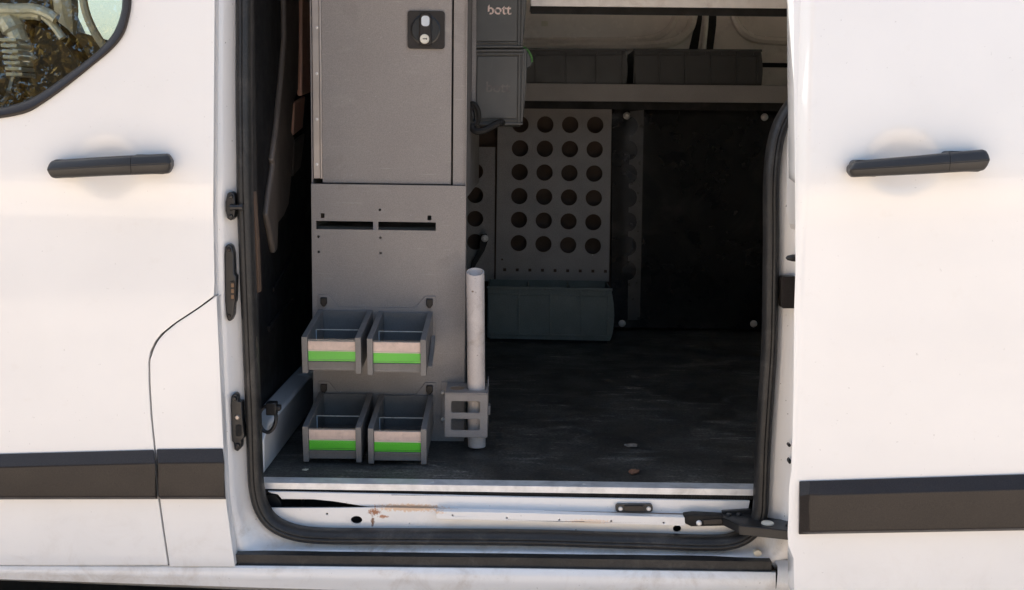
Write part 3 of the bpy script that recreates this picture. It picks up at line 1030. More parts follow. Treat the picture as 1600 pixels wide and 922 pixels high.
far_ring([(700, 66), (900, 64), (1000, 62), (1040, 50), (1056, 25), (1062, -10), (1064, -60)], 0.012)
far_ring([(700, 76), (900, 73), (1030, 70), (1072, 52), (1084, 20), (1088, -20), (1090, -60)], 0.016)
far_ring([(1140, -60), (1142, 0), (1150, 35), (1172, 58), (1210, 64), (1300, 65)], 0.014)
far_ring([(1104, -60), (1103, 30), (1098, 80)], 0.010)
slab('pillar_gap', [(1086, -60), (1099, -60), (1097, 30), (1090, 80), (1076, 80), (1084, 45)], FARY - 0.006, 0.006, 'void', VP)
slab('pillar_gap', [(1107, -60), (1122, -60), (1119, 40), (1114, 80), (1104, 80), (1106, 30)], FARY - 0.006, 0.006, 'void', VP)
slab('access_slot', [(1190, 98), (1260, 99), (1260, 106), (1190, 105)], FARY - 0.004, 0.004, 'void', VP)
slab('panel_sticker', rrect(846, 856, 33, 41, 1), FARY - 0.002, 0.002, 'cream', VP)

# ---- cab seen through the door window
bm = bmesh.new()
prism(bm, [[(x, 1.60, z) for x, z in rect(-2.5, -0.53, -0.25, ZR)], [(x, 1.60, z) for x, z in [(-1.40, 1.02), (-1.36, 0.93), (-1.25, 0.90), (-1.20, 0.98), (-1.16, 1.28), (-1.40, 1.28)]]], (0, 0.06, 0))
far_door = link('far_cab_door', bm, 'dash', VP, 0)
box('far_window', -1.42, -1.14, 1.625, 1.63, 0.88, 1.30, 'clear', far_door, 0)
bm = bmesh.new()
prism(bm, [[(-2.2, 0.0, 0.35), (-1.55, 0.0, 0.35), (-1.45, 0.0, 0.60), (-1.55, 0.0, 0.74), (-2.2, 0.0, 0.80)]], (0, 1.58, 0))
dash = link('dashboard', bm, 'dash', VP, 0.03, 3)
for i in range(7):
    z = 0.62 + i * 0.022
    c = at(13 + i * 1.6, 62 - 0 + i * 9, 0.10)
    box('vent_slat', c.x - 0.016, c.x + 0.014, 0.10, 0.16, c.z - 0.003, c.z + 0.003, 'silver', dash, 0.001)
bm = bmesh.new()
cw = at(55, 150, 0.42)
wheel_path = []
for i in range(36):
    a = 2 * math.pi * i / 36
    wheel_path.append(cw + Vector((0.11 * math.cos(a) * 0.55 - 0.0, 0.16 * math.cos(a), 0.16 * math.sin(a))))
tube(bm, wheel_path, 0.014, 10, closed=True)
for a in (R(90), R(215), R(325)):
    e = cw + Vector((0.0605 * math.cos(a), 0.16 * math.cos(a), 0.16 * math.sin(a)))
    tube(bm, [cw + Vector((-0.04, 0, 0)), e], [0.02, 0.009], 8)
link('steering_wheel', bm, 'handle', VP, 0)
bm = bmesh.new()
tube(bm, crom([at(-20, 12, 0.30), at(20, 14, 0.30), at(52, 14, 0.30), at(76, 22, 0.30), at(88, 30, 0.30)], 6), 0.011, 10)
link('grab_handle', bm, 'silver', VP, 0)
bm = bmesh.new()
tube(bm, crom([at(4, 32, 0.32), at(30, 22, 0.32), at(60, 22, 0.32), at(80, 36, 0.32), at(98, 60, 0.32)], 6), [0.016] * 6 + [0.013] * 8 + [0.008] * 11, 10)
tube(bm, crom([at(12, 30, 0.32), at(24, 50, 0.32), at(38, 80, 0.32), at(50, 98, 0.32)], 6), [0.024] * 6 + [0.019] * 7 + [0.014] * 6, 10)
link('door_pull', bm, 'silver', VP, 0)
bm = bmesh.new()
tube(bm, [at(96, -60, 0.9), at(104, 20, 0.9), at(112, 66, 0.9)], [0.035, 0.03, 0.01], 8)
link('seat_belt', bm, 'silver', VP, 0)
bm = bmesh.new()
tube(bm, crom([at(126, -40, 0.8), at(132, 10, 0.8), at(145, 45, 0.8), at(166, 78, 0.8)], 5), 0.010, 8)
link('door_frame_tube', bm, 'silver', VP, 0)
box('cab_floor', -2.5, -0.53, 0.06, 1.6, -0.2, -0.15, 'dash', VP, 0)
box('seat', -1.02, -0.58, 0.12, 0.60, -0.1, 0.36, 'dash', VP, 0.06, 4)

# ================================================================== RACKING AT THE BULKHEAD
CY = 0.28                      # depth of its face towards the door
XL, XR = -0.4048, -0.0950
Z_T = 0.5248
cab = tag(empty('racking_cabinet', (0, 0, 0)), 'tall grey steel racking cabinet with locked upper door and slotted lower panel', 'cabinet')
px2 = lambda x, y: (at(x, y, CY - 0.006).x, at(x, y, CY - 0.006).z)
hl = []
for (a, b) in ((494, 583), (591, 681)):
    q = [px2(a, 345 + (a - 494) * 0.014), px2(b, 345 + (b - 494) * 0.014), px2(b, 358 + (b - 494) * 0.014), px2(a, 358 + (a - 494) * 0.014)]
    hl.append(q)
for (x, y) in ((504, 337), (671, 340.5)):
    c = px2(x, y)
    hl.append(rect(c[0] - 0.004, c[0] + 0.004, c[1] - 0.0048, c[1] + 0.0048))
for (x, y) in ((593.5, 328), (497.5, 370), (498, 393.5), (594.5, 371.5), (594.7, 395.5)):
    c = px2(x, y)
    hl.append(circ(c[0], c[1], 0.0026, 10))
endp = plate('end_panel', rect(XL, XR, 0.0, Z_T), CY - 0.006, 0.003, 'rack', cab, 0.0012, holes=hl)
box('panel_flange', XL, XR, CY - 0.003, CY + 0.012, Z_T - 0.003, Z_T + 0.0003, 'rack', endp, 0.0008)
# carcass behind
bm = bmesh.new()
bx(bm, XL, XL + 0.002, CY + 0.001, 1.16, 0.0, 1.30)
o = link('side_panel', bm, 'rackdark', cab)
bm = bmesh.new()
bx(bm, XR - 0.002, XR, CY + 0.001, 1.10, 0.50, 1.30)
link('side_panel', bm, 'rackdark', cab)
bm = bmesh.new()
bx(bm, XR - 0.002, XR, CY + 0.001, 0.34, 0.0, 0.498)
link('side_flange', bm, 'rackdark', cab)
box('locker_floor', XL + 0.003, XR - 0.003, CY + 0.012, 1.08, 0.505, 0.51, 'rackdark', cab, 0)
box('inner_shelf', XL + 0.003, XR - 0.03, CY + 0.05, 1.08, 0.43, 0.436, 'rackdark', cab, 0)
# upper door, its hinge and the fixed strip at the right
zt = 1.25
dl, dr = at(502.5, 150, CY + 0.006).x, at(705.5, 150, CY + 0.006).x
dz = at(600, 287, CY + 0.006).z
ldoor = box('locker_door', dl, dr, CY + 0.006, CY + 0.024, dz, zt, 'rack', cab, 0.0015)
box('fixed_strip', dr + 0.0035, XR, CY + 0.007, CY + 0.03, Z_T + 0.001, zt, 'rack', cab, 0.001)
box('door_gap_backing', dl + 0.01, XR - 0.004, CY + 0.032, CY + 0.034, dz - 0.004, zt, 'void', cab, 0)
hx0, hx1 = at(488.5, 150, CY + 0.004).x, at(501.3, 150, CY + 0.004).x
hinge = box('hinge', hx0, hx1, CY + 0.005, CY + 0.012, at(495, 279, CY).z, zt, 'hinge', cab, 0.0008)
bm = bmesh.new()
hz0 = at(495, 279, CY).z
lathe(bm, [(0.0025, hz0), (0.0025, zt)], (hx1 - 0.0005, CY + 0.004, 0), 'Z', 10)
link('hinge_pin', bm, 'hinge', hinge, 0)
for py in (-30, 43, 115, 186.5, 257):
    c = at(495, py, CY + 0.005)
    bm = bmesh.new()
    lathe(bm, [(0.0, -0.0012), (0.0014, -0.0012), (0.003, -0.0006), (0.0032, 0.001)], c, 'Y', 12)
    link('screw', bm, 'steel', hinge, 0)
# lock: square plate, round bowl, lever and key barrel
lc = at(666, 47, CY + 0.006)
lockp = plate('lock_plate', rrect(lc.x - 0.0365, lc.x + 0.0365, lc.z - 0.0365, lc.z + 0.0365, 0.006), CY + 0.001, 0.005, 'trim', ldoor, 0.0015,
              holes=[circ(lc.x - 0.001, lc.z, 0.0265, 32)])
bm = bmesh.new()
lathe(bm, [(0.0295, -0.0065), (0.0265, -0.0075), (0.0255, -0.005), (0.0245, -0.001)], (lc.x - 0.001, CY + 0.006, lc.z), 'Y', 32)
link('lock_bowl', bm, 'blackp', ldoor, 0)
bm = bmesh.new()
lev = [(-0.0115, -0.030), (0.0115, -0.030), (0.0130, -0.016), (0.0110, 0.0), (0.0120, 0.020), (0.0095, 0.029), (0.004, 0.032), (-0.004, 0.032), (-0.0095, 0.029), (-0.0120, 0.020), (-0.0110, 0.0), (-0.0130, -0.016)]
prism(bm, [[(lc.x - 0.001 + a, CY - 0.008, lc.z + b) for a, b in lev]], (0, 0.011, 0))
link('lock_lever', bm, 'trim', ldoor, 0.002, 3)
M['sticker'] = plain('pale_blue_sticker', (0.62, 0.68, 0.74), 0.4)
plate('lever_badge', rrect(lc.x - 0.0085, lc.x + 0.0075, lc.z + 0.006, lc.z + 0.026, 0.006), CY - 0.0095, 0.003, 'sticker', ldoor, 0.0006)
bm = bmesh.new()
lathe(bm, [(0.0, -0.0115), (0.0082, -0.0115), (0.0095, -0.0100), (0.0095, -0.004)], (lc.x - 0.002, CY, lc.z - 0.0185), 'Y', 20)
link('key_barrel', bm, 'silver', ldoor, 0)
plate('keyhole', [(lc.x - 0.0055, lc.z - 0.0193), (lc.x + 0.0015, lc.z - 0.0193), (lc.x + 0.0015, lc.z - 0.021), (lc.x + 0.0035, lc.z - 0.0185), (lc.x + 0.0015, lc.z - 0.016), (lc.x + 0.0015, lc.z - 0.0177), (lc.x - 0.0055, lc.z - 0.0177)],
      CY - 0.0122, 0.001, 'void', ldoor, 0)
# hanging rails for the small bins, each with two moulded hooks
def bin_rail(yt, yb):
    a, b = at(497, yb, CY - 0.012), at(681, yb + 3, CY - 0.012)
    zt_, zb_ = at(500, yt, CY - 0.012).z, at(590, yb + 1.5, CY - 0.012).z
    t = 0.022
    o = plate('bin_rail', [(a.x, zb_ - 0.05), (b.x, zb_ - 0.05), (b.x, zt_), (b.x - t, zt_), (b.x - t - 0.02, zb_ + 0.009), (a.x + t + 0.02, zb_ + 0.009), (a.x + t, zt_), (a.x, zt_)], CY - 0.010, 0.003, 'rack', cab, 0.0008)
    for px in (505.5, 671):
        c = at(px, (yt + yb) / 2 - 2 + (px - 505) * 0.013, CY - 0.016)
        plate('rail_hook', [(c.x - 0.0065, c.z + 0.0085), (c.x + 0.0065, c.z + 0.0085), (c.x + 0.0065, c.z - 0.004), (c.x + 0.002, c.z - 0.0105), (c.x - 0.002, c.z - 0.0105), (c.x - 0.0065, c.z - 0.004)], CY - 0.016, 0.008, 'trim', o, 0.0015)
    return o


bin_rail(461, 486)
bin_rail(596, 622)

# ================================================================== THE FOUR SMALL BINS
def small_bin(px, py, label, tilt, scrape):
    """open front bin; origin at the lower front left corner"""
    W_, D_, H_ = 0.1105, 0.186, 0.0715
    c = at(px, py, 0.085)
    t = tag(empty('storage_bin', c), label, 'storage bin', 'small open bins on the cabinet end panel')
    t.rotation_euler.x = R(tilt)
    p = 0.0105
    for x0, x1 in ((0, p), (W_ - p, W_)):
        bm = bmesh.new()
        prism(bm, [[(x0, 0, 0), (x0, 0.012, 0), (x0, 0.016, 0.006), (x0, D_, 0.006), (x0, D_, H_ + 0.004), (x0, 0.012, H_), (x0, 0, H_ - 0.001)]], (x1 - x0, 0, 0))
        link('side_wall', bm, 'bin', t, 0.0012, 2)
    box('back_wall', p, W_ - p, D_ - 0.004, D_, 0.005, H_ + 0.002, 'bin', t, 0.0006)
    box('base', p, W_ - p, 0.008, D_ - 0.004, 0.005, 0.009, 'bin', t, 0.0006)
    bm = bmesh.new()
    prism(bm, [[(p, 0.009, 0.003), (p, 0.0065, 0.019), (p, 0.0035, 0.0195), (p, 0.0035, 0.0215), (p, 0.009, 0.0215), (p, 0.0115, 0.0215), (p, 0.0115, 0.003)]], (W_ - 2 * p, 0, 0))
    link('front_lip', bm, 'bin', t, 0.0006)
    box('front_wall', p, W_ - p, 0.0085, 0.0105, 0.0216, H_ - 0.008, 'bin', t, 0.0004)
    lab = box('label_strip', p + 0.0005, W_ - p - 0.0005, 0.0055, 0.0083, 0.0225, 0.0415, 'green', t, 0.0003)
    box('label_line', p + 0.0005, W_ - p - 0.0005, 0.0050, 0.0056, 0.0252, 0.0258, 'leafgreen', lab, 0)
    box('label_card', p + 0.0005, W_ - p - 0.0005, 0.0060, 0.0083, 0.0440, 0.0625 - scrape, 'paper', t, 0.0003)
    box('card_edge', p + 0.0005, W_ - p - 0.0005, 0.0052, 0.0083, 0.0416, 0.0438, 'cream', t, 0.0003)
    box('label_window', p, W_ - p, 0.0030, 0.0045, 0.0218, H_ - 0.004, 'clear', t, 0.0003)
    box('divider', p + 0.001, W_ - p - 0.001, 0.088, 0.0895, 0.0095, H_ - 0.012, 'clear', t, 0.0003)
    box('divider_edge', p + 0.001, W_ - p - 0.001, 0.0875, 0.090, H_ - 0.0119, H_ - 0.0105, 'silver', t, 0.0003)
    box('divider_post', p + 0.001, p + 0.0025, 0.0872, 0.0903, 0.0095, H_ - 0.0121, 'sticker', t, 0.0003)
    return t


small_bin(472.5, 583, 'upper left small grey bin with green label strip, above another bin', 6.0, 0.002)
b2 = small_bin(574.0, 586, 'upper right small grey bin with green label strip, nearer the pale pipe', 6.0, 0.0)
small_bin(474.0, 721.5, 'lower left small grey bin with green label strip, just above the floor', 6.0, 0.0)
small_bin(575.5, 724.5, 'lower right small grey bin with green label strip, beside the pipe bracket', 6.0, 0.0)
bm = bmesh.new()
prism(bm, [[(0.1115, 0.03, 0.004), (0.1115, 0.12, 0.026), (0.1115, 0.12, 0.045), (0.1115, 0.03, 0.010)]], (0.008, 0, 0))
link('side_wedge', bm, 'bin', b2, 0.001)

# ================================================================== TUBE AND ITS BRACKET
bm = bmesh.new()
tc = at_z(746, 692, 0.0)
tx0, ty0 = at(746, 600, 0.225).x, 0.225
tr = 0.0178
top, N = at(742.5, 424, 0.225).z, 32
lean = Vector((-0.006, -0.012, 0))
rings = []
for (r, z, k) in ((tr, 0.004, 0), (tr, 0.12, 0), (tr, 0.25, 0), (tr, top, 1), (tr - 0.0004, top + 0.0006, 1), (tr - 0.0022, top + 0.0006, 1), (tr - 0.0026, top, 1), (tr - 0.0026, 0.12, 0)):
    ring = []
    for i in range(N):
        a = 2 * math.pi * i / N
        zz = z + (0.006 * math.sin(a) if k else 0)
        ring.append(Vector((tx0 + r * math.cos(a), ty0 + r * math.sin(a), zz)) + lean * (zz / 0.36))
    rings.append(ring)
loft(bm, rings)
tag(link('pipe', bm, 'tube', None, 0, 2, 50), 'pale scuffed plastic pipe standing upright in the grey bracket', 'pipe')

br = tag(empty('pipe_bracket', (0, 0, 0)), 'grey steel bracket with two window cutouts holding the pale pipe', 'bracket')
BY = 0.180
q = lambda x, y: (at(x, y, BY).x, at(x, y, BY).z)
A = q(695, 615.5)
B = q(761.5, 684)
x0b, x1b, z1b, z0b = A[0], B[0], A[1], B[1]
wd, hg = x1b - x0b, z1b - z0b
frp = plate('front_plate', rrect(x0b, x1b, z0b, z1b, 0.002, 2), BY, 0.0025, 'rack', br, 0.0008,
            holes=[rrect(x0b + wd * 0.15, x0b + wd * 0.82, z0b + hg * 0.57, z0b + hg * 0.835, 0.0035), rrect(x0b + wd * 0.15, x0b + wd * 0.82, z0b + hg * 0.165, z0b + hg * 0.43, 0.0035)])
bm = bmesh.new()
zb = z1b + 0.0004
slot = []
for i in range(24):
    a = 2 * math.pi * i / 24
    slot.append((tx0 - 0.028 + 0.0145 * math.cos(a), ty0 + 0.016 * math.sin(a), zb))
slot2 = [(tx0 + 0.0195 * math.cos(2 * math.pi * i / 24) - 0.002, ty0 - 0.003 + 0.0195 * math.sin(2 * math.pi * i / 24), zb) for i in range(24)]
slotl = [(tx0 - 0.040 + 0.0155 * math.cos(2 * math.pi * i / 24), ty0 + 0.019 * math.sin(2 * math.pi * i / 24), zb) for i in range(24)]
prism(bm, [[(x0b, BY, zb), (x1b, BY, zb), (x1b, CY - 0.008, zb), (x0b, CY - 0.008, zb)], slotl, slot2], (0, 0, 0.0022))
link('top_plate', bm, 'rack', br, 0.0005)
bm = bmesh.new()
prism(bm, [[(x1b - 0.0022, BY + 0.0027, z0b), (x1b - 0.0022, CY - 0.008, z0b + 0.002), (x1b - 0.0022, CY - 0.008, z1b + 0.018), (x1b - 0.0022, CY - 0.03, z1b + 0.014), (x1b - 0.0022, CY - 0.04, z1b), (x1b - 0.0022, BY + 0.0027, z1b)]], (0.0022, 0, 0))
link('side_plate', bm, 'rack', br, 0.0005)
box('side_lug', x1b, x1b + 0.004, BY + 0.05, BY + 0.075, z0b + 0.034, z0b + 0.052, 'rack', br, 0.0006)
box('mounting_flange', x0b - 0.012, x0b, CY - 0.010, CY - 0.0075, z0b + 0.004, z1b + 0.004, 'rack', br, 0.0005)
for (px, py) in ((691.5, 613.5), (691.5, 655.5)):
    bm = bmesh.new()
    lathe(bm, [(0.0, -0.004), (0.0018, -0.0042), (0.0036, -0.002), (0.004, 0.001)], at(px, py, CY - 0.012), 'Y', 14)
    link('screw', bm, 'steel', br, 0)

# ================================================================== LETTERED BINS BESIDE THE CABINET
def text_mesh(name, body, size, loc, mat, parent, depth=0.0012):
    cu = bpy.data.curves.new(name, 'FONT')
    cu.body, cu.size, cu.extrude, cu.align_x, cu.align_y = body, size, depth, 'CENTER', 'CENTER'
    cu.offset = 0.0005
    to = bpy.data.objects.new('tmp', cu)
    me = bpy.data.meshes.new_from_object(to)
    me.name = name
    bpy.data.objects.remove(to)
    me.transform(Matrix.Translation(loc) @ Matrix.Rotation(R(90), 4, 'X'))
    me.materials.clear()
    me.materials.append(M[mat])
    o = bpy.data.objects.new(name, me)
    COL.objects.link(o)
    o.parent = parent
    return o


LY = 0.50
def letter_bin(yt, yb, label, pale):
    t = tag(empty('drawer_bin', (0, 0, 0)), label, 'storage bin', 'lettered bins beside the cabinet')
    P = lambda x, y, d=0.0: at(x, y, LY + d)
    # outer block with a bulged right edge
    bm = bmesh.new()
    out = []
    m = 8
    for i in range(m + 1):
        k = i / m
        y = yt + (yb - yt) * k
        out.append(P(817.5 + 6.5 * math.sin(math.pi * min(1, 0.25 + 0.75 * k)) ** 0.8 - 3 * k, y, 0.004))
    out += [P(740, yb, 0.004), P(741, yt, 0.004)]
    prism(bm, [out], (0, 0.34, 0))
    link('shell', bm, 'bindark', t, 0.002, 2)
    slab('front_panel', [(746, yt + 12), (809, yt + 12), (808, yb - 11), (743.5, yb - 11)], LY, 0.006, 'bindark', t, 0.0012)
    for (ya, yc, d) in ((yt + 1.5, yt + 5, -0.004), (yt + 7, yt + 10, -0.003), (yb - 4, yb - 1, -0.004), (yb - 9.5, yb - 7.5, -0.002)):
        slab('rim_rib', [(743, ya), (817, ya), (817, yc), (743, yc)], LY + d, 0.008, 'bindark', t, 0.0008)
    slab('side_rib', [(810.5, yt + 6), (813.5, yt + 6), (812.5, yb - 5), (809, yb - 5)], LY - 0.002, 0.008, 'bindark', t, 0.0008)
    slab('side_rib', [(816, yt + 6), (819.5, yt + 6), (817, yb - 5), (813.5, yb - 5)], LY - 0.001, 0.008, 'bindark', t, 0.0008)
    c = P(780, 15.5) if pale else P(778, 137)
    text_mesh('lettering', 'bott', 0.030 if pale else 0.031, (c.x, LY, c.z), 'letters' if pale else 'faint', t)
    return t


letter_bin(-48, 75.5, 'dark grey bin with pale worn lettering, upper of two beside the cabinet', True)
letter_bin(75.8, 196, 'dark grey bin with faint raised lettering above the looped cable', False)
box_o = box('carrier_plate', XR + 0.0006, at(741, 100, LY).x + 0.004, LY - 0.006, LY + 0.36, at(740, 200, LY).z, 1.2, 'rackdark', cab, 0.001)
# hooked green scraper poking out behind
bm = bmesh.new()
pts = [at(818, 72, 0.56), at(826, 79, 0.56), at(831.5, 90, 0.56), at(832, 101, 0.56), at(826, 106, 0.56), at(818, 104, 0.56)]
prism(bm, [pts], (0, 0.012, 0))
scr = tag(link('scraper', bm, 'bindark', None, 0.002), 'curved tool with green edge poking out from behind the lettered bins', 'hand tool')
bm = bmesh.new()
tube(bm, crom([at(818, 73, 0.558), at(825, 79, 0.558), at(830, 88, 0.558), at(831.5, 97, 0.558)], 4), 0.0024, 8)
link('edge', bm, 'leafgreen', scr, 0)
# looped cable
bm = bmesh.new()
loop = [(738, 196), (731, 182), (732, 166), (739, 162), (746, 170), (748, 184), (744, 194), (737, 190), (734, 176), (737, 168), (742, 172), (744, 186), (738, 198), (744, 205), (756, 204), (768, 198), (780, 192), (788, 192)]
cp = [at(x, y, 0.462 + 0.004 * math.sin(i * 1.3)) for i, (x, y) in enumerate(loop)]
pp = crom(cp, 6)
tube(bm, pp, [0.0052 + (0.0022 if 70 < i < 100 else 0) for i in range(len(pp))], 8)
tag(link('cable', bm, 'cord', None, 0), 'black cable coiled in a loop under the lettered bins', 'cable')

# ================================================================== RACKING AT THE FAR SIDE
PY = 1.64
def perf_panel(name, outline, holes_px, r, squares, label, Y=PY):
    hs = [[(at(x, y, Y).x + r * math.cos(2 * math.pi * i / 22), at(x, y, Y).z + r * math.sin(2 * math.pi * i / 22)) for i in range(22)] for x, y in holes_px]
    for x, y, s in squares:
        c = at(x, y, Y)
        hs.append(rect(c.x - s, c.x + s, c.z - s, c.z + s))
    o = plate(name, [(at(x, y, Y).x, at(x, y, Y).z) for x, y in outline], Y, 0.002, 'panelgrey', None, 0.0, holes=hs)
    tag(o, label, 'panel')
    return o


HO = []
for j, yrow in enumerate((194.5, 232.0, 269.0, 306.5, 343.5, 380.0)):
    for i in range(4):
        HO.append((813 + i * 39.0 - j * 0.5 - (0.3 * i * j / 4), yrow + i * (0.3 + 0.25 * j)))
SQ = [(788.5 + i * 19.7, 421.5 + i * 0.33, 0.0048) for i in range(9)] + [(784.5, 405.5, 0.0028)]
perf_panel('perforated_panel', [(778, 160), (956, 163), (951.5, 440), (774.5, 437)], HO, 0.0262, SQ, 'dark grey steel panel punched with rows of round holes')
perf_panel('perforated_panel', [(716, 229), (774, 230), (772, 440), (714, 438)], [(742.5, y) for y in (268, 305, 342, 378)] + [(723, y) for y in (268, 305, 342, 378)] * 0, 0.0258, [],
           'narrow dark panel with one column of round holes, behind the pipe', PY + 0.012)
M['lining'] = plain('brown_hardboard_lining', (0.085, 0.055, 0.038), 0.7, var=0.15)
slab('wall_lining', [(650, 100), (1000, 100), (1000, 520), (650, 520)], 1.715, 0.01, 'lining', VP)
# strap with washer hanging in front of the narrow panel
st = tag(empty('strap', (0, 0, 0)), 'black strap with a pale washer hanging above the pipe', 'strap')
bm = bmesh.new()
prism(bm, [[at(*p, 1.60) for p in ((751, 366), (760, 365), (763, 374), (757, 392), (746, 410), (738, 424), (733, 424), (738, 408), (748, 390))]], (0, 0.008, 0))
link('strap_band', bm, 'cord', st, 0.002)
bm = bmesh.new()
lathe(bm, [(0.004, -0.004), (0.006, -0.006), (0.0105, -0.005), (0.0115, 0.0)], at(757.5, 372.5, 1.598), 'Y', 18)
link('washer', bm, 'steel', st, 0)

# dark board with four screws
BYD = 1.672
bd = tag(slab('lining_board', [(956, 150), (1330, 156), (1330, 516), (954, 512)], BYD, 0.012, 'board', None, 0.002), 'glossy black lining board held by four steel screws', 'board')
for px, py in ((979.5, 181), (1194.5, 183), (972, 505.5), (1177.5, 506)):
    bm = bmesh.new()
    lathe(bm, [(0.0, -0.003), (0.004, -0.003), (0.0045, -0.006), (0.008, -0.005), (0.0118, -0.001), (0.0118, 0.001)], at(px, py, BYD), 'Y', 18)
    link('screw', bm, 'steel', bd, 0)
# dark strip with a scalloped edge, laid on the board
M['scallopm'] = plain('dull_dark_strip', (0.055, 0.052, 0.05), 0.3, var=0.3, vscale=12, dust=((0.03, 0.028, 0.026), 0.8, 10.0))
sc_ = []
for y in (190, 228, 265, 302, 340, 378, 416):
    for k in range(9):
        a_ = math.pi * k / 8
        sc_.append((984 + 13 * math.sin(a_) - (y - 190) * 0.012, y + 15 - 15 * math.cos(a_) - 8))
tag(slab('upright', [(985, 174)] + sc_ + [(981, 500), (1000, 500), (1006, 172)], BYD - 0.008, 0.002, 'scallopm', None, 0.0),
    'dark strip with scalloped edge against the black board', 'upright')

SY = 1.36
shelf = tag(empty('shelf', (0, 0, 0)), 'dark grey steel shelf carrying two long bins', 'shelf')
slab('front_edge', [(735, 129), (1320, 135), (1320, 162), (735, 157)], SY, 0.003, 'rackdark', shelf, 0.0015)
za = at(1000, 132, SY).z
zb_ = at(1000, 159, SY).z
xa, xb = at(735, 130, SY).x, at(1320, 130, SY).x
box('tray', xa, xb, SY + 0.004, 1.70, zb_ + 0.012, zb_ + 0.015, 'rackdark', shelf, 0)
slab('underside_shade', [(735, 157), (1320, 162.5), (1320, 174), (735, 169)], SY + 0.02, 0.003, 'void', shelf, 0)  # dark strip stands for the shaded underside of the shelf
ush = tag(empty('upper_shelf', (0, 0, 0)), 'bare aluminium shelf edge at the top above the long bins', 'shelf')
slab('front_edge', [(829, -44), (1320, -40), (1320, 14), (829, 9.5)], 0.62, 0.003, 'shelfpale', ush, 0.0015)
slab('underside_shade', [(829, 10), (1320, 14.5), (1320, 27), (829, 21.5)], 0.645, 0.003, 'void', ush, 0)  # shade below the upper shelf, built as a dark strip
zz = at(1000, 8, 0.62).z
box('tray', at(829, 8, 0.62).x, at(1320, 8, 0.62).x, 0.624, 0.80, zz, zz + 0.003, 'rackdark', ush, 0)


def long_bin(name, x0, x1, yt, yb, Y, depth, mat, label, ribs, tilt=0.0, slope=0.012, bulge=6):
    t = tag(empty(name, (0, 0, 0)), label, 'storage bin', 'long bins of the far racking')
    s = lambda x, y: (x, y + (x - x0) * slope)
    ex = bulge
    prof = [s(x0, yt)] + [s(x1 - 2, yt)] + [s(x1 + ex * math.sin(math.pi * k / 8) - 2 + 2 * k / 8 * 0, yt + (yb - yt) * k / 8) for k in range(1, 8)] + [s(x1 - 4, yb), s(x0 + 2, yb)]
    bm = bmesh.new()
    prism(bm, [[at(*p, Y) for p in prof]], (0, 0.004, 0))
    fw = link('front_wall', bm, mat, t, 0.001)
    A, B = at(*s(x0, yt), Y), at(*s(x1 - 1, yt), Y)
    zb0 = at((x0 + x1) / 2, yb + (x1 - x0) * slope / 2, Y).z
    zt0 = (A.z + B.z) / 2
    box('side_wall', A.x, A.x + 0.004, Y + 0.0042, Y + depth, zb0 + 0.004, zt0 - 0.003, mat, t, 0.0008)
    box('side_wall', B.x - 0.004, B.x, Y + 0.0042, Y + depth, zb0 + 0.004, zt0 - 0.003, mat, t, 0.0008)
    box('back_wall', A.x, B.x, Y + depth, Y + depth + 0.004, zb0 + 0.002, zt0 - 0.001, mat, t, 0.0008)
    box('base', A.x + 0.0042, B.x - 0.0042, Y + 0.0042, Y + depth, zb0 + 0.002, zb0 + 0.006, mat, t, 0)
    hgt = yb - yt
    slab('rim', [s(x0 - 1, yt - 1), s(x1, yt - 1), s(x1, yt + 3), s(x0 - 1, yt + 3)], Y - 0.006, 0.006, mat, t, 0.001)
    slab('rim', [s(x0, yt + 0.13 * hgt), s(x1 - 4, yt + 0.13 * hgt), s(x1 - 4, yt + 0.13 * hgt + 1.6), s(x0, yt + 0.13 * hgt + 1.6)], Y - 0.004, 0.004, mat, t, 0.0006)
    slab('foot_rim', [s(x0 + 1, yb - 8), s(x1 - 5, yb - 8), s(x1 - 5, yb - 5.5), s(x0 + 1, yb - 5.5)], Y - 0.005, 0.005, mat, t, 0.0008)
    for k in range(1, ribs + 1):
        x = x0 + (x1 - x0) * k / (ribs + 1)
        slab('rib', [s(x - 1.2, yt + 4), s(x + 1.2, yt + 4), s(x + 1.2, yb - 8), s(x - 1.2, yb - 8)], Y - 0.007, 0.007, mat, t, 0.0006)
    for k in range(8):
        x = x0 + (x1 - x0) * (k + 0.5) / 8
        slab('rim_tooth', [s(x - 0.7, yt + 3.2), s(x + 0.7, yt + 3.2), s(x + 0.7, yt + 0.13 * hgt), s(x - 0.7, yt + 0.13 * hgt)], Y - 0.0045, 0.0045, mat, t, 0)
    slab('end_rib', [s(x1 - 8, yt + 3.5), s(x1 - 5.5, yt + 3.5), s(x1 - 6.5, yb - 4), s(x1 - 9, yb - 4)], Y - 0.0045, 0.0045, mat, t, 0.0006)
    for k in (1, 2):
        xx = A.x + (B.x - A.x) * k / 3
        box('divider', xx - 0.0015, xx + 0.0015, Y + 0.0045, Y + depth - 0.0005, zb0 + 0.0065, zt0 - 0.006, mat, t, 0)
    if zb0 < 0.1:
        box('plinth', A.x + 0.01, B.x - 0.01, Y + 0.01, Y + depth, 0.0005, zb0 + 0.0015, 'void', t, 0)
    return t


long_bin('long_bin', 762, 957, 448, 529, 1.42, 0.20, 'binrear', 'long dark teal bin standing on the floor under the punched panel', 3, slope=0.020, bulge=5)
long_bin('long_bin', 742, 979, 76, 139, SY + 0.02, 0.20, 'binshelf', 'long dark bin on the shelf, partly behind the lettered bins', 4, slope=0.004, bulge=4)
long_bin('long_bin', 991, 1191, 77, 140, SY + 0.02, 0.20, 'binshelf', 'long dark bin at the open end of the shelf', 4, slope=0.006, bulge=3)

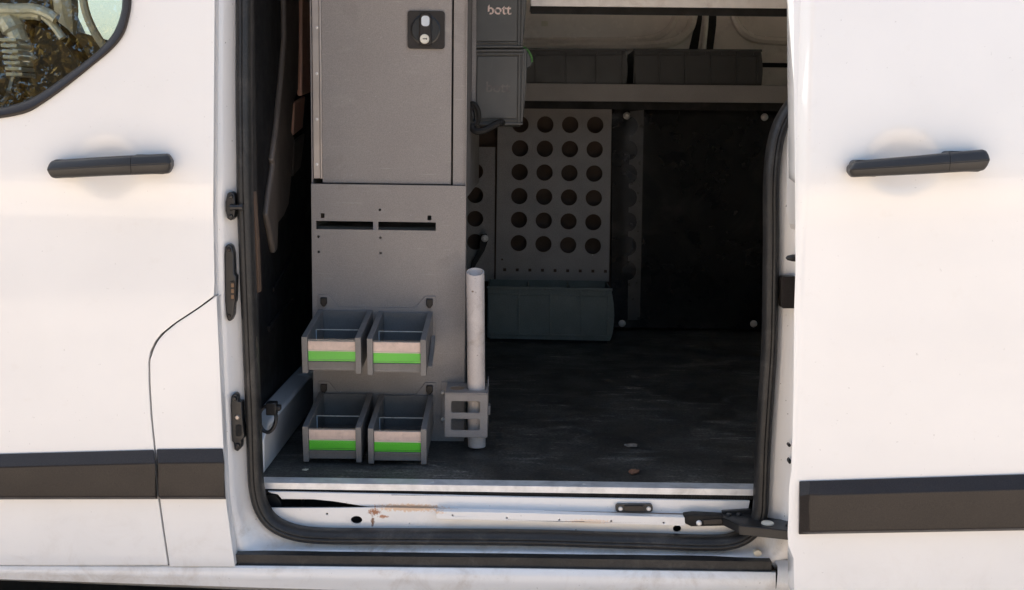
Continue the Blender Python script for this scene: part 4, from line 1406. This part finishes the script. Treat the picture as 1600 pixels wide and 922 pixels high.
# ================================================================== BITS LYING ON THE FLOOR
def flake(name, px, py, sx, sy, mat, label, cat, seed):
    random.seed(seed)
    c = at_z(px, py, 0.0022)
    bm = bmesh.new()
    n = 11
    pts = []
    for i in range(n):
        a = 2 * math.pi * i / n
        k = random.uniform(0.6, 1.15)
        pts.append(c + Vector((sx * k * math.cos(a) + 0.3 * sy * math.sin(a), sy * k * math.sin(a), 0.0)))
    prism(bm, [pts], (0, 0, 0.002))
    for v in bm.verts:
        v.co.z += random.uniform(0, 0.0012)
    tag(link(name, bm, mat, None, 0), label, cat)


M['flakebrown'] = plain('rusty_flake', (0.26, 0.13, 0.075), 0.8, var=0.3, vscale=200)
M['flakepale'] = plain('pale_chip', (0.30, 0.26, 0.22), 0.8, var=0.35, vscale=160)
flake('rust_flake', 990, 738, 0.0095, 0.016, 'flakebrown', 'small rusty brown flake on the floor near the sill', 'flake', 2)
flake('wood_chip', 986, 697, 0.014, 0.012, 'flakepale', 'pale wood chip lying mid floor behind the rusty flake', 'wood chip', 5)
flake('paper_scrap', 477, 735, 0.005, 0.004, 'cream', 'tiny pale scrap on the floor below the left bins', 'scrap', 8)

# ================================================================== TREES BEHIND THE PHOTOGRAPHER (they show in the door glass)
def tree(x, y, h, seed, label):
    random.seed(seed)
    t = tag(empty('tree', (x, y, GZ)), label, 'tree', 'autumn trees mirrored in the front door window')
    bm = bmesh.new()
    tube(bm, [(0, 0, 0), (0.05, 0, h * 0.3), (-0.05, 0.1, h * 0.6), (0, 0, h * 0.9)], [0.22, 0.17, 0.1, 0.03], 9)
    for i in range(9):
        a = random.uniform(0, 6.28)
        z = h * random.uniform(0.2, 0.7)
        r = h * 0.3
        tube(bm, [(0, 0, z), (r * 0.5 * math.cos(a), r * 0.5 * math.sin(a), z + h * 0.08), (r * math.cos(a), r * math.sin(a), z + h * 0.2)], [0.07, 0.05, 0.015], 6)
    link('trunk', bm, 'bark', t)
    bm = bmesh.new()
    cl = []
    for i in range(95):
        a = random.uniform(0, 6.28)
        k = random.random()
        zz = h * (0.10 + 0.9 * k)
        rr = h * 0.36 * math.sin(math.pi * min(1, 0.18 + 0.8 * k)) * math.sqrt(random.random())
        cl.append((Vector((rr * math.cos(a), rr * math.sin(a), zz)), random.uniform(0.45, 0.95)))
    for c, r in cl:
        for k in range(300):
            d = Vector((random.gauss(0, 1), random.gauss(0, 1), random.gauss(0, 1)))
            d.normalize()
            p = c + d * r * random.uniform(0.3, 1.05)
            u = Vector((random.gauss(0, 1), random.gauss(0, 1), random.gauss(0, 1))).normalized()
            v = u.orthogonal().normalized()
            s = random.uniform(0.022, 0.045)
            bm.faces.new([bm.verts.new(p + u * s), bm.verts.new(p + v * s * 0.6), bm.verts.new(p - u * s), bm.verts.new(p - v * s * 0.6)])
    link('crown', bm, 'leaves', t, 0, 0, 0, keepn=True)


tree(-8.2, -9.5, 6.4, 10, 'golden brown tree behind the viewer, leftmost of those mirrored in the glass')
tree(-5.7, -8.6, 6.0, 11, 'golden brown tree behind the viewer, second from left in the glass')
tree(-3.6, -9.4, 6.8, 12, 'golden brown tree behind the viewer, third from left in the glass')
tree(-4.8, -11.5, 8.0, 13, 'tall golden tree standing behind the other mirrored trees')

# parts keep their place under the van's own origin
for o in list(COL.objects):
    if o.parent is van:
        o.matrix_parent_inverse = Matrix.Translation((0, 0, -GZ))
